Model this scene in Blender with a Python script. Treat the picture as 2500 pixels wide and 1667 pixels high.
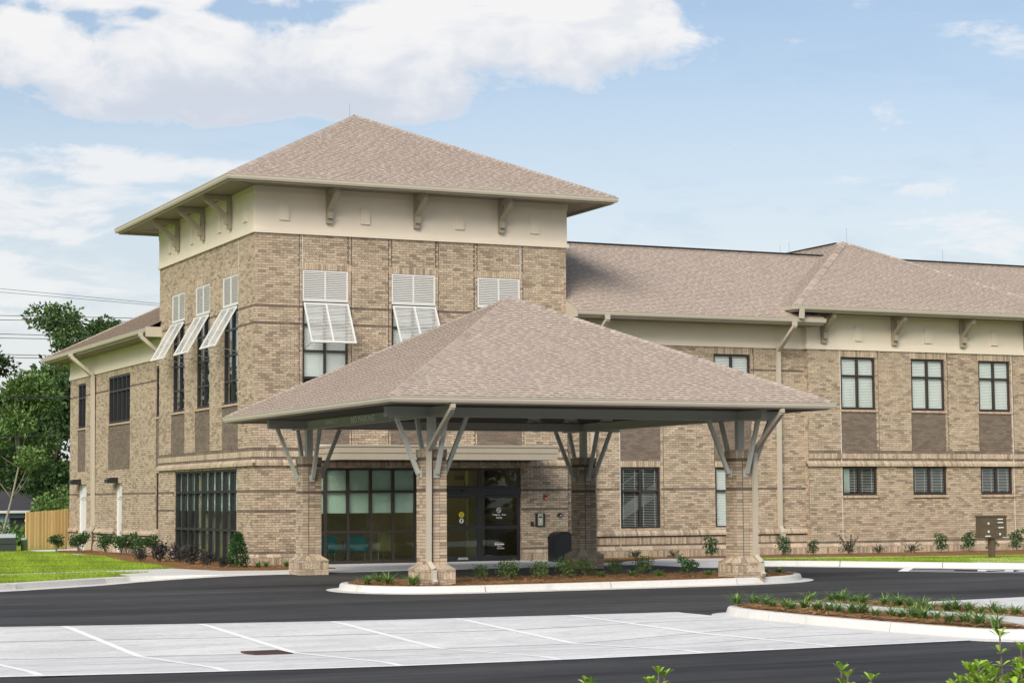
import bpy, math, random
import numpy as np
from mathutils import Vector, Matrix

for o in list(bpy.data.objects):
    bpy.data.objects.remove(o, do_unlink=True)
SC = bpy.context.scene
COL = SC.collection
rnd = random.Random(7)
R = math.radians

# ------------------------------------------------------------------ camera
YAW, PIT, ROL, CAMZ = 0.436643, 0.0776460, -0.00646943, 1.85
fw = Vector((math.sin(YAW)*math.cos(PIT), math.cos(YAW)*math.cos(PIT), math.sin(PIT)))
rt = Vector((math.cos(YAW), -math.sin(YAW), 0)); up = rt.cross(fw)
c_, s_ = math.cos(ROL), math.sin(ROL)
rt, up = rt*c_+up*s_, up*c_-rt*s_
cam_d = bpy.data.cameras.new('camera'); cam = bpy.data.objects.new('camera', cam_d); COL.objects.link(cam)
cam.matrix_world = Matrix(((rt.x, up.x, -fw.x, 0), (rt.y, up.y, -fw.y, 0), (rt.z, up.z, -fw.z, CAMZ), (0, 0, 0, 1)))
cam_d.sensor_fit = 'HORIZONTAL'; cam_d.sensor_width = 36; cam_d.lens = 4944.5/2500*36
cam_d.clip_start = 0.5; cam_d.clip_end = 3000
SC.camera = cam

# ------------------------------------------------------------------ world, sun, exposure
SUN = Vector((-0.58, -0.60, 0.56)).normalized()
SUN_EL = math.asin(SUN.z); SUN_AZ = math.atan2(SUN.x, SUN.y)
wd = bpy.data.worlds.new('World'); SC.world = wd; wd.use_nodes = True
nt = wd.node_tree; nt.nodes.clear()
def N(tree, typ, **kw):
    n = tree.nodes.new(typ)
    for k, v in kw.items(): setattr(n, k, v)
    return n
def link(tree, a, b): tree.links.new(a, b)
def M(tree, op, a, b=None, c=None, clamp=False):
    n = tree.nodes.new('ShaderNodeMath'); n.operation = op; n.use_clamp = clamp
    for i, x in enumerate((a, b, c)):
        if x is None: continue
        if isinstance(x, (int, float)): n.inputs[i].default_value = x
        else: tree.links.new(x, n.inputs[i])
    return n.outputs[0]
def smooth(tree, v, lo, hi):
    n = tree.nodes.new('ShaderNodeMapRange'); n.interpolation_type = 'SMOOTHSTEP'
    n.inputs[1].default_value = lo; n.inputs[2].default_value = hi
    tree.links.new(v, n.inputs[0]); return n.outputs[0]
def world():
    t = nt
    out = N(t, 'ShaderNodeOutputWorld')
    sky = N(t, 'ShaderNodeTexSky'); sky.sky_type = 'NISHITA'; sky.sun_disc = False
    sky.sun_elevation = SUN_EL; sky.sun_rotation = SUN_AZ
    sky.altitude = 0; sky.air_density = 1.0; sky.dust_density = 2.2; sky.ozone_density = 1.0
    b1 = N(t, 'ShaderNodeBackground'); b1.inputs[1].default_value = 0.096
    link(t, sky.outputs[0], b1.inputs[0])
    tc = N(t, 'ShaderNodeTexCoord'); sp = N(t, 'ShaderNodeSeparateXYZ'); link(t, tc.outputs['Generated'], sp.inputs[0])
    x, y, z = sp.outputs
    az = M(t, 'MULTIPLY', M(t, 'ARCTAN2', x, y), 57.2958)
    el = M(t, 'MULTIPLY', M(t, 'ARCSINE', z), 57.2958)
    def noise(sx, sy, scale, det, rough, off=0.0, dist=0.0):
        cb = N(t, 'ShaderNodeCombineXYZ')
        link(t, M(t, 'MULTIPLY', az, sx), cb.inputs[0]); link(t, M(t, 'MULTIPLY', el, sy), cb.inputs[1]); cb.inputs[2].default_value = off
        n = N(t, 'ShaderNodeTexNoise'); n.inputs['Scale'].default_value = scale; n.inputs['Detail'].default_value = det
        n.inputs['Roughness'].default_value = rough; n.inputs['Distortion'].default_value = dist
        link(t, cb.outputs[0], n.inputs['Vector']); return n.outputs[0]
    n1 = noise(1, 1.5, 0.42, 9, 0.58, 1.3, 0.25)      # billows
    n2 = noise(1, 3.2, 0.30, 7, 0.6, 4.1, 0.3)        # stretched strata
    n3 = noise(1, 2.0, 0.10, 4, 0.5, 9.7)             # large scale cover
    n1c = M(t, 'SUBTRACT', n1, 0.5); n2c = M(t, 'SUBTRACT', n2, 0.5)
    def ell(a0, e0, ra, re):
        da = M(t, 'DIVIDE', M(t, 'SUBTRACT', az, a0), ra); de = M(t, 'DIVIDE', M(t, 'SUBTRACT', el, e0), re)
        return M(t, 'SUBTRACT', 1.0, M(t, 'SQRT', M(t, 'ADD', M(t, 'MULTIPLY', da, da), M(t, 'MULTIPLY', de, de))))
    def mx(*a):
        r = a[0]
        for b in a[1:]: r = M(t, 'MAXIMUM', r, b)
        return r
    # one big cumulus bank and its lobes
    S = mx(ell(27.2, 13.0, 4.2, 1.75), ell(24.0, 13.2, 6.0, 2.0), ell(20.0, 12.2, 5.5, 1.5), ell(16.0, 12.6, 4.0, 1.35),
           ell(11.5, 12.4, 2.6, 1.3), ell(14.0, 14.2, 4.5, 1.0), ell(18.0, 11.35, 8.0, 1.0), ell(21, 15.2, 14, 1.8))
    cum = smooth(t, M(t, 'ADD', S, M(t, 'MULTIPLY', n1c, 1.7)), 0.0, 0.38)
    # low strata on the left and right and an even cover elsewhere
    S2 = mx(ell(11.5, 7.9, 7.5, 1.9), ell(13.5, 9.2, 6.0, 0.8), ell(10.5, 5.8, 7.5, 2.2), M(t, 'SUBTRACT', ell(36.0, 8.6, 5.0, 0.9), .35), M(t, 'SUBTRACT', ell(38, 6.8, 8.0, 1.8), .30), M(t, 'SUBTRACT', M(t, 'MULTIPLY', n3, 2.2), 1.25))
    st = M(t, 'MULTIPLY', smooth(t, M(t, 'ADD', S2, M(t, 'MULTIPLY', n2c, 2.4)), 0.05, 0.8), 0.88)
    haze = M(t, 'MULTIPLY', smooth(t, el, 15.0, 1.0), 0.66)
    veil = M(t, 'ADD', haze, 0.10)
    dens = M(t, 'MAXIMUM', cum, M(t, 'MAXIMUM', st, veil), clamp=True)
    # grey bellies: thicker, lower part of the bank
    belly = M(t, 'MULTIPLY', smooth(t, M(t, 'ADD', el, M(t, 'MULTIPLY', n1c, 5.5)), 13.3, 10.9), cum)
    belly2 = M(t, 'MULTIPLY', smooth(t, n2, 0.50, 0.36), 0.35)
    gr = M(t, 'MAXIMUM', M(t, 'MULTIPLY', belly, 0.9), belly2, clamp=True)
    mixc = N(t, 'ShaderNodeMixRGB'); mixc.inputs[1].default_value = (0.93, 0.93, 0.94, 1); mixc.inputs[2].default_value = (0.62, 0.68, 0.79, 1)
    link(t, gr, mixc.inputs[0])
    b2 = N(t, 'ShaderNodeBackground'); b2.inputs[1].default_value = 0.645
    link(t, mixc.outputs[0], b2.inputs[0])
    ms = N(t, 'ShaderNodeMixShader'); link(t, dens, ms.inputs[0]); link(t, b1.outputs[0], ms.inputs[1]); link(t, b2.outputs[0], ms.inputs[2])
    link(t, ms.outputs[0], out.inputs[0])
world()
sl = bpy.data.lights.new('sun', 'SUN'); sl.energy = 2.45; sl.angle = R(32); sl.color = (1.0, 0.95, 0.87)
so = bpy.data.objects.new('sun', sl); COL.objects.link(so)
so.rotation_euler = SUN.to_track_quat('Z', 'Y').to_euler()
SC.view_settings.view_transform = 'Standard'; SC.view_settings.look = 'None'
SC.view_settings.exposure = 0.60; SC.view_settings.gamma = 1.0; SC.view_settings.use_curve_mapping = False
SC.render.engine = 'CYCLES'
try:
    SC.cycles.max_bounces = 8; SC.cycles.transparent_max_bounces = 12
except Exception: pass

# ------------------------------------------------------------------ materials
MATS = {}
def material(name, color=(.5, .5, .5), rough=.6, attr=False, noise=None, fleck=None, bump=None, metal=0.0, spec=.5, trans=None, stretch=(1, 1, 1), streak=None):
    m = bpy.data.materials.new(name); m.use_nodes = True; t = m.node_tree; p = t.nodes['Principled BSDF']
    p.inputs['Roughness'].default_value = rough; p.inputs['Metallic'].default_value = metal
    p.inputs['Specular IOR Level'].default_value = spec
    tc = N(t, 'ShaderNodeTexCoord'); mp = N(t, 'ShaderNodeMapping'); link(t, tc.outputs['Object'], mp.inputs[0]); mp.inputs['Scale'].default_value = stretch
    if attr:
        a = N(t, 'ShaderNodeAttribute'); a.attribute_name = 'Col'; cur = a.outputs['Color']
    else:
        r = N(t, 'ShaderNodeRGB'); r.outputs[0].default_value = (*color, 1); cur = r.outputs[0]
    def noi(scale, det=5, rg=.6):
        n = N(t, 'ShaderNodeTexNoise'); n.inputs['Scale'].default_value = scale; n.inputs['Detail'].default_value = det; n.inputs['Roughness'].default_value = rg
        link(t, mp.outputs[0], n.inputs['Vector']); return n.outputs[0]
    for nz in (noise or []):                       # (scale, amount): multiply by 1 +- amount
        f = M(t, 'ADD', M(t, 'MULTIPLY', M(t, 'SUBTRACT', noi(nz[0]), .5), nz[1]*3.2), 1.0)
        mm = N(t, 'ShaderNodeMixRGB', blend_type='MULTIPLY'); mm.inputs[0].default_value = 1
        cb = N(t, 'ShaderNodeCombineXYZ'); [link(t, f, cb.inputs[i]) for i in range(3)]
        link(t, cur, mm.inputs[1]); link(t, cb.outputs[0], mm.inputs[2]); cur = mm.outputs[0]
    for st3, sc, am in (streak or []):
        m3 = N(t, 'ShaderNodeMapping'); link(t, tc.outputs['Object'], m3.inputs[0]); m3.inputs['Scale'].default_value = st3; m3.inputs['Rotation'].default_value = (0, 0, .12)
        n3_ = N(t, 'ShaderNodeTexNoise'); n3_.inputs['Scale'].default_value = sc; n3_.inputs['Detail'].default_value = 6; link(t, m3.outputs[0], n3_.inputs['Vector'])
        f = M(t, 'ADD', M(t, 'MULTIPLY', M(t, 'SUBTRACT', n3_.outputs[0], .5), am*3.2), 1.0); mm = N(t, 'ShaderNodeMixRGB', blend_type='MULTIPLY'); mm.inputs[0].default_value = 1
        cb = N(t, 'ShaderNodeCombineXYZ'); [link(t, f, cb.inputs[i]) for i in range(3)]; link(t, cur, mm.inputs[1]); link(t, cb.outputs[0], mm.inputs[2]); cur = mm.outputs[0]
    for fl in (fleck or []):                       # (scale, lo, hi, colour, strength)
        f = M(t, 'MULTIPLY', smooth(t, noi(fl[0], 3, .5), fl[1], fl[2]), fl[4])
        mm = N(t, 'ShaderNodeMixRGB'); link(t, f, mm.inputs[0]); link(t, cur, mm.inputs[1]); mm.inputs[2].default_value = (*fl[3], 1); cur = mm.outputs[0]
    link(t, cur, p.inputs['Base Color'])
    if bump:
        b = N(t, 'ShaderNodeBump'); b.inputs['Strength'].default_value = bump[1]; b.inputs['Distance'].default_value = bump[2] if len(bump) > 2 else .01
        link(t, noi(bump[0], 6), b.inputs['Height']); link(t, b.outputs[0], p.inputs['Normal'])
    if trans:
        tr = N(t, 'ShaderNodeBsdfTranslucent'); link(t, cur, tr.inputs[0]); ms = N(t, 'ShaderNodeMixShader'); ms.inputs[0].default_value = trans
        o = t.nodes['Material Output']; link(t, p.outputs[0], ms.inputs[1]); link(t, tr.outputs[0], ms.inputs[2]); link(t, ms.outputs[0], o.inputs[0])
    MATS[name] = m; return m
def glass(name, tint, refl=1.0, base=.04):
    m = bpy.data.materials.new(name); m.use_nodes = True; t = m.node_tree; t.nodes.clear()
    o = N(t, 'ShaderNodeOutputMaterial'); tr = N(t, 'ShaderNodeBsdfTransparent'); tr.inputs[0].default_value = (*tint, 1)
    g = N(t, 'ShaderNodeBsdfGlossy'); g.inputs['Roughness'].default_value = .015; g.inputs[0].default_value = (.9, .95, .93, 1)
    fr = N(t, 'ShaderNodeFresnel'); fr.inputs[0].default_value = 1.5
    tc = N(t, 'ShaderNodeTexCoord'); nz = N(t, 'ShaderNodeTexNoise'); nz.inputs['Scale'].default_value = .9; nz.inputs['Detail'].default_value = 1
    link(t, tc.outputs['Object'], nz.inputs['Vector'])
    bp = N(t, 'ShaderNodeBump'); bp.inputs['Strength'].default_value = .10; bp.inputs['Distance'].default_value = .02; link(t, nz.outputs[0], bp.inputs['Height'])
    link(t, bp.outputs[0], g.inputs['Normal'])
    f = M(t, 'ADD', M(t, 'MULTIPLY', fr.outputs[0], refl), base, clamp=True)
    ms = N(t, 'ShaderNodeMixShader'); link(t, f, ms.inputs[0]); link(t, tr.outputs[0], ms.inputs[1]); link(t, g.outputs[0], ms.inputs[2]); link(t, ms.outputs[0], o.inputs[0])
    MATS[name] = m; return m
material('brick', attr=True, rough=.88, noise=[(.8, .05), (9, .10), (45, .22)], fleck=[(26, .55, .66, (.16, .125, .105), .7)], bump=(120, .35, .006), spec=.25)
material('mortar', (.135, .106, .082), .95, noise=[(6, .10), (90, .12)], spec=.2)
material('shingle', attr=True, rough=.93, noise=[(180, .16), (.7, .05)], bump=(260, .4, .004), spec=.2)
material('mortar_light', (.44, .375, .29), .95, noise=[(40, .12)], spec=.2)
material('canopy_soffit_shaded', (.085, .078, .065), .7, noise=[(3, .08)], spec=.25)  # soffit colour darkened to hold the shade under the canopy
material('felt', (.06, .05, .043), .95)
material('stucco', (.75, .67, .55), .92, noise=[(1.2, .035), (160, .05)], bump=(150, .5, .008), spec=.2)
material('trim', (.455, .41, .33), .55, noise=[(2.0, .04)], spec=.35)
material('bracket_tone_awning_shade', (.36, .318, .245), .55, noise=[(3, .05)], spec=.3)  # darker than trim; on the awning this tone stands in for canopy shade
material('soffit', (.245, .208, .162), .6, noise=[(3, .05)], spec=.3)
material('steel_green', (.45, .462, .41), .45, noise=[(2.5, .05), (40, .03)], spec=.4)
material('bronze', (.035, .026, .022), .42, noise=[(5, .1)], spec=.5)
material('black_metal', (.016, .016, .018), .35, spec=.55, noise=[(8, .1)])
material('shutter_white', (.62, .62, .60), .5, noise=[(4, .03)], spec=.35)
material('white_paint', (.74, .74, .72), .6, noise=[(12, .05)])
material('blind_white', (.93, .93, .90), .6)
material('shade_cloth', (.74, .82, .75), .85, noise=[(2.0, .05), (300, .06)])
material('asphalt', (.060, .059, .059), .8, streak=[((.07, .7, 1), .8, .5), ((.25, 3.0, 1), 1.0, .42), ((1.2, 14, 1), 1.0, .3)], noise=[(.25, .10), (2.2, .10), (160, .35)], fleck=[(22, .735, .76, (.30, .29, .28), .6), (6, .72, .77, (.020, .020, .021), .5)], bump=(90, .8, .012), spec=.16)
material('concrete', (.66, .652, .63), .9, streak=[((.4, 1.6, 1), 1.2, .16), ((1.5, 9, 1), 1.0, .10)], noise=[(.5, .08), (9, .12), (60, .2)], fleck=[(3.0, .58, .75, (.42, .415, .40), .4), (22, .66, .72, (.34, .33, .31), .5), (1.1, .64, .74, (.38, .37, .35), .35), (4.5, .72, .76, (.22, .21, .20), .45)], bump=(160, .5, .006), spec=.25)
material('kerb', (.625, .615, .585), .88, noise=[(.9, .08), (14, .08), (90, .10)], fleck=[(2.2, .58, .78, (.44, .42, .38), .55), (26, .66, .73, (.36, .34, .31), .5)], bump=(130, .3, .005), spec=.25)
material('paint', (.90, .90, .88), .7, noise=[(6, .03), (120, .04)], fleck=[(60, .70, .76, (.6, .6, .6), .4)])
material('lawn', (.20, .29, .035), .95, noise=[(.5, .16), (2.5, .12), (18, .25), (90, .25)], fleck=[(1.1, .60, .8, (.30, .29, .07), .5)], spec=.1)
material('grass', attr=True, rough=.7, trans=.35, spec=.2)
material('soil', (.10, .085, .05), .95, noise=[(.3, .2)])
material('straw', (.30, .165, .075), .95, noise=[(1.6, .12), (30, .3), (120, .3)], bump=(60, 1.0, .05), spec=.1)
material('straw_blade', attr=True, rough=.85, spec=.15)
material('leaf', attr=True, rough=.5, trans=.30, spec=.35)
material('leaf_gloss', attr=True, rough=.32, trans=.28, spec=.5)
material('bark', (.16, .125, .095), .9, noise=[(4, .2), (40, .25)], bump=(30, .8, .03))
material('bark_pale', (.25, .22, .175), .9, noise=[(3, .2), (30, .2)], bump=(30, .5, .02))
material('fence_wood', attr=True, rough=.8, noise=[(3, .08), (40, .12)], stretch=(6, 6, .6), spec=.2)
material('house_siding', (.36, .53, .66), .7, noise=[(2, .05)])
material('dark_roof', (.045, .045, .05), .9, noise=[(3, .2)])
material('box_green', (.030, .045, .042), .55, noise=[(3, .1)])
material('box_lid', (.42, .47, .52), .5)
material('pedestal_green', (.24, .33, .25), .55, noise=[(6, .08)])
material('mail_brown', (.095, .070, .046), .42, noise=[(9, .06)], spec=.45)
material('label_white', (.66, .66, .64), .5)
material('interior_dark', (.035, .033, .03), .9)
material('interior_wall', (.42, .36, .22), .9, noise=[(1, .1)])
material('interior_floor', (.22, .20, .17), .5, noise=[(2, .1)])
material('teal', (.030, .17, .19), .75, noise=[(20, .1)])
material('stripe_fabric', (.42, .36, .16), .8)
material('door_paint', (.60, .615, .60), .5, noise=[(3, .04)])
material('red', (.30, .012, .02), .35)
material('screen_green', (.34, .36, .27), .4)
material('chrome', (.55, .55, .53), .25, metal=.9)
material('yellow', (.62, .52, .03), .5)
material('rust', (.065, .033, .026), .85, noise=[(8, .2), (60, .3)])
material('wire', (.05, .05, .055), .6)
material('letter_grey', (.95, .96, .93), .6)
glass('glass', (.98, 1.0, .99), .55, .0)
glass('glass_side', (.90, .95, .93), .38, .0)
glass('glass_lobby', (.92, .98, .94), .7, .0)

# ------------------------------------------------------------------ mesh helpers
def hashc(base, var, hue=.03):
    k = 1 + rnd.uniform(-var, var)
    return (base[0]*k*(1+rnd.uniform(-hue, hue)), base[1]*k, base[2]*k*(1+rnd.uniform(-hue, hue)))
class MB:
    def __init__(s): s.v = []; s.f = []; s.c = []
    def add(s, vs, fs, col=(1, 1, 1)):
        b = len(s.v); s.v.extend(vs); s.f.extend([tuple(i+b for i in f) for f in fs]); s.c.extend([col]*len(vs))
    def quad(s, *p, col=(1, 1, 1)): s.add(list(p), [tuple(range(len(p)))], col)
    BF = [(0, 1, 3, 2), (4, 6, 7, 5), (0, 4, 5, 1), (2, 3, 7, 6), (0, 2, 6, 4), (1, 5, 7, 3)]
    def box(s, x0, x1, y0, y1, z0, z1, col=(1, 1, 1)):
        s.add([(x, y, z) for x in (x0, x1) for y in (y0, y1) for z in (z0, z1)], MB.BF, col)
    def lbox(s, W, u0, u1, v0, v1, n0, n1, col=(1, 1, 1)):
        s.add([W(u, v, n) for u in (u0, u1) for v in (v0, v1) for n in (n0, n1)], MB.BF, col)
    def bar(s, a, b, w, h=None, upv=(0, 0, 1), col=(1, 1, 1)):
        h = h or w; a = Vector(a); b = Vector(b); d = (b-a).normalized(); u = Vector(upv)
        if abs(d.dot(u)) > .98: u = Vector((1, 0, 0))
        r = d.cross(u).normalized(); u = r.cross(d).normalized()
        s.add([tuple(p+r*i*w/2+u*j*h/2) for p in (a, b) for i in (-1, 1) for j in (-1, 1)], MB.BF, col)
    def tube(s, pts, rad, n=6, col=(1, 1, 1)):
        pts = [Vector(p) for p in pts]; rings = []
        if not isinstance(rad, (list, tuple)): rad = [rad]*len(pts)
        vs = []
        for i, p in enumerate(pts):
            d = (pts[min(i+1, len(pts)-1)]-pts[max(i-1, 0)]).normalized()
            u = Vector((0, 0, 1)) if abs(d.z) < .95 else Vector((1, 0, 0))
            r = d.cross(u).normalized(); u = r.cross(d)
            vs += [tuple(p+(r*math.cos(k*6.28318/n)+u*math.sin(k*6.28318/n))*rad[i]) for k in range(n)]
        fs = [(i*n+k, i*n+(k+1) % n, (i+1)*n+(k+1) % n, (i+1)*n+k) for i in range(len(pts)-1) for k in range(n)]
        fs += [tuple(range(n))[::-1], tuple((len(pts)-1)*n+k for k in range(n))]
        s.add(vs, fs, col)
    def prism(s, prof, A, B, col=(1, 1, 1)):      # prof: list of points given to A(p) and B(p)
        n = len(prof); s.add([A(p) for p in prof]+[B(p) for p in prof], [tuple(range(n)), tuple(range(2*n-1, n-1, -1))]+[(i, (i+1) % n, n+(i+1) % n, n+i) for i in range(n)], col)
    def lathe(s, prof, n=16, c=(0, 0, 0), col=(1, 1, 1)):
        vs = [(c[0]+r*math.cos(k*2*math.pi/n), c[1]+r*math.sin(k*2*math.pi/n), c[2]+z) for r, z in prof for k in range(n)]
        fs = [(i*n+k, i*n+(k+1) % n, (i+1)*n+(k+1) % n, (i+1)*n+k) for i in range(len(prof)-1) for k in range(n)]
        fs += [tuple(range(n))[::-1], tuple((len(prof)-1)*n+k for k in range(n))]
        s.add(vs, fs, col)
    def mesh(s, name, mat):
        me = bpy.data.meshes.new(name); me.from_pydata(s.v, [], s.f)
        a = me.attributes.new('Col', 'FLOAT_COLOR', 'POINT')
        arr = np.ones((len(s.v), 4), np.float32); arr[:, :3] = np.array(s.c, np.float32).reshape(-1, 3); a.data.foreach_set('color', arr.ravel())
        me.materials.append(MATS[mat]); me.update(); return me
    def build(s, name, mat, parent=None, smooth_=False):
        me = s.mesh(name, mat)
        if smooth_: me.polygons.foreach_set('use_smooth', [True]*len(me.polygons))
        return obj(name, me, parent)
def obj(name, me, parent=None, loc=None, rot=None, scale=None):
    o = bpy.data.objects.new(name, me); COL.objects.link(o)
    if parent: o.parent = parent
    if loc: o.location = loc
    if rot: o.rotation_euler = rot
    if scale: o.scale = scale if isinstance(scale, (tuple, list)) else (scale,)*3
    return o
def tag(o, label, cat, group=None):
    o['label'] = label; o['category'] = cat
    if group: o['group'] = group
    return o
def thing(name, label, cat, loc=(0, 0, 0), group=None, rot=None, scale=None):
    return tag(obj(name, None, None, loc, rot, scale), label, cat, group)
def struct(o): o['kind'] = 'structure'; return o
def stuff(o): o['kind'] = 'stuff'; return o
def np_mesh(name, V, F, C, mat):      # V (n,3) F (m,k) C (n,3)
    me = bpy.data.meshes.new(name); m, k = F.shape
    me.vertices.add(len(V)); me.vertices.foreach_set('co', V.astype(np.float32).ravel())
    me.loops.add(m*k); me.loops.foreach_set('vertex_index', F.astype(np.int32).ravel())
    me.polygons.add(m); me.polygons.foreach_set('loop_start', np.arange(0, m*k, k, dtype=np.int32))
    try: me.polygons.foreach_set('loop_total', np.full(m, k, dtype=np.int32))
    except Exception: pass
    a = me.attributes.new('Col', 'FLOAT_COLOR', 'POINT'); arr = np.ones((len(V), 4), np.float32); arr[:, :3] = C; a.data.foreach_set('color', arr.ravel())
    me.materials.append(MATS[mat]); me.update(calc_edges=True); me.validate(); return me
def WF(Y0): return lambda u, v, n: (u, Y0-n, v)       # wall facing -Y
def WL(X0): return lambda u, v, n: (X0-n, u, v)       # wall facing -X
def WB(Y0): return lambda u, v, n: (u, Y0+n, v)
def WR(X0): return lambda u, v, n: (X0+n, u, v)
def text_mesh(txt, size, mat, name, parent, O, U, V, bold=0.0, xs=1.0, align='LEFT', lift=.004):
    cu = bpy.data.curves.new('tmp', 'FONT'); cu.body = txt; cu.size = size; cu.align_x = align; cu.offset = bold; cu.resolution_u = 2
    to = bpy.data.objects.new('tmp', cu); COL.objects.link(to)
    dg = bpy.context.evaluated_depsgraph_get(); me = bpy.data.meshes.new_from_object(to.evaluated_get(dg))
    bpy.data.objects.remove(to, do_unlink=True)
    U = Vector(U).normalized(); V = Vector(V).normalized(); Nn = U.cross(V); O = Vector(O)
    for v in me.vertices: v.co = O+U*v.co.x*xs+V*v.co.y+Nn*lift
    me.materials.clear(); me.materials.append(MATS[mat]); me.name = name
    return obj(name, me, parent)
def dsk(mb, O, U, V, r0, r1, n=24, a0=0, a1=6.2832):
    U = Vector(U); V = Vector(V); O = Vector(O)
    for k in range(n):
        a = a0+(a1-a0)*k/n; b = a0+(a1-a0)*(k+1)/n
        f = lambda r, t: tuple(O+U*r*math.cos(t)+V*r*math.sin(t))
        if r0 <= 0: mb.quad(tuple(O), f(r1, a), f(r1, b))
        else: mb.quad(f(r0, a), f(r1, a), f(r1, b), f(r0, b))

# ------------------------------------------------------------------ ground, roads, pavements
def lerp(a, b, t): return a+(b-a)*t
def sstep(x, a, b):
    t = max(0, min(1, (x-a)/(b-a))); return t*t*(3-2*t)
def sheet(name, pts, z, mat, skirt=.3, kind=True, zf=None):
    mb = MB(); n = len(pts); Z = [zf(x, y) if zf else z for x, y in pts]
    top = [(x, y, Z[i]) for i, (x, y) in enumerate(pts)]; bot = [(x, y, Z[i]-skirt) for i, (x, y) in enumerate(pts)]
    mb.add(top+bot, [tuple(range(n))]+([(i, (i+1) % n, n+(i+1) % n, n+i) for i in range(n)] if skirt else []))
    o = mb.build(name, mat)
    return struct(o) if kind else o
FAR_E = [(-20, 38.5), (-4, 35.6), (6.38, 33.17), (9.2, 32.4), (12.14, 31.72), (14.66, 31.48), (17.75, 31.22)]
NEAR_E = [(-20, 27.2), (-4, 25.6), (4.57, 23.71), (6.6, 23.25), (8.75, 22.9), (11.26, 22.76), (13.22, 22.8), (15.83, 22.92), (18.7, 23.05)]
def ev(pl, x):
    for (a, b), (c, d) in zip(pl, pl[1:]):
        if x <= c: return b+(d-b)*(x-a)/(c-a)
    return pl[-1][1]
def asph_z(x, y):
    r = sstep(y, 44.8, 49.4)*sstep(x, 11.5, 16.0)*(1-sstep(x, 27.2, 30.0))
    z = -.15+.138*r
    if x < 17.9 and ev(NEAR_E, x)+.5 < y < ev(FAR_E, x)-.5: z = -.40
    if 21.9 < x < 40 and 24 < y < 31: z = -.40
    return z
def asphalt():
    xs = list(np.arange(-60, -4, 8))+list(np.arange(-4, 46, .5))+list(np.arange(46, 100, 6)); ys = list(np.arange(-40, 16, 4))+list(np.arange(16, 58, .5))
    V = [(x, y, asph_z(x, y)) for y in ys for x in xs]; nx = len(xs)
    F = [(j*nx+i, j*nx+i+1, (j+1)*nx+i+1, (j+1)*nx+i) for j in range(len(ys)-1) for i in range(nx-1)]
    mb = MB(); mb.add(V, F); o = struct(mb.build('asphalt_road', 'asphalt'))
asphalt()
mb = MB(); mb.add([(-900, -500, -1.3), (1200, -500, -1.3), (1200, 1500, -1.3), (-900, 1500, -1.3)], [(0, 1, 2, 3)]); struct(mb.build('ground', 'soil'))

# concrete parking bays draining to a shallow valley
VAL = -.27
def pan_pts(x): return ev(NEAR_E, x), ev(FAR_E, x)
def pan():
    xs = [-20, -12, -4, 2, 4.57, 6.4, 8.0, 9.2, 10.5, 11.5, 12.5]+[12.75+.25*k for k in range(21)]
    root = struct(obj('parking_bay_pavement', None))
    VT = .455
    def z_at(t, x): return -.142+(VAL+.142)*max(0, (t-.065)/(VT-.065) if t < VT else (.935-t)/(.935-VT))*(1-sstep(x, 13.0, 17.0))
    joints = [0, .065, .24, .455, .72, .935, 1.0]
    for j in range(6):
        mb = MB(); g = .0022 if j in (1, 2, 3, 4) else 0.0
        for a, b in zip(xs, xs[1:]):
            q = []
            for x, t in ((a, joints[j]+g*(j > 1)), (b, joints[j]+g*(j > 1)), (b, joints[j+1]-g*(j < 4)), (a, joints[j+1]-g*(j < 4))):
                n, f = pan_pts(x); q.append((x, lerp(n, f, t), z_at(t, x)))
            mb.quad(*q)
        mb.build('concrete_slab', 'concrete', root)
    # borders and stall lines, paint 4 mm above the slab
    def P(x, t, dz=.004):
        n, f = pan_pts(x); return (x, lerp(n, f, t), z_at(t, x)+dz)
    for nm, t0, t1 in (('edge_line', .0005, .012), ('edge_line', .988, .9995)):
        mb = MB()
        for a, b in zip(xs, xs[1:]): mb.quad(P(a, t0), P(b, t0), P(b, t1), P(a, t1))
        mb.build(nm, 'paint', root)
    mb = MB()
    for a, b in zip(xs[4:], xs[5:]): mb.quad(P(a, .4530), P(b, .4530), P(b, .4570), P(a, .4570))
    mb.build('valley_joint', 'kerb', root)
    for k in range(-6, 5):
        x1 = 7.33+2.09*k; x0 = x1-.22
        if x1 > 16: continue
        mb = MB(); ts = [.0125, .065, .2, .4, .455, .6, .8, .935, .9875]
        for t0, t1 in zip(ts, ts[1:]):
            xa, xb = lerp(x0, x1, t0), lerp(x0, x1, t1)
            mb.quad(P(xa-.055, t0), P(xa+.055, t0), P(xb+.055, t1), P(xb-.055, t1))
        mb.build('stall_line', 'paint', root)
pan()
# second concrete bay, right of the planted island
mb = MB(); mb.add([(21.6, 22.6, -.146), (40, 22.6, -.146), (40, 33.4, -.146), (26.3, 32.4, -.146), (22.6, 31.75, -.146), (21.6, 30.6, -.146)], [(0, 1, 2, 3, 4, 5)])
struct(mb.build('parking_bay_pavement', 'concrete'))
for x in (23.9, 26.0):
    mb = MB(); mb.add([(x-.05, 23, -.141), (x+.05, 23, -.141), (x+.2, 31.9, -.141), (x+.1, 31.9, -.141)], [(0, 1, 2, 3)]); struct(mb.build('stall_line', 'paint'))

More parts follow.
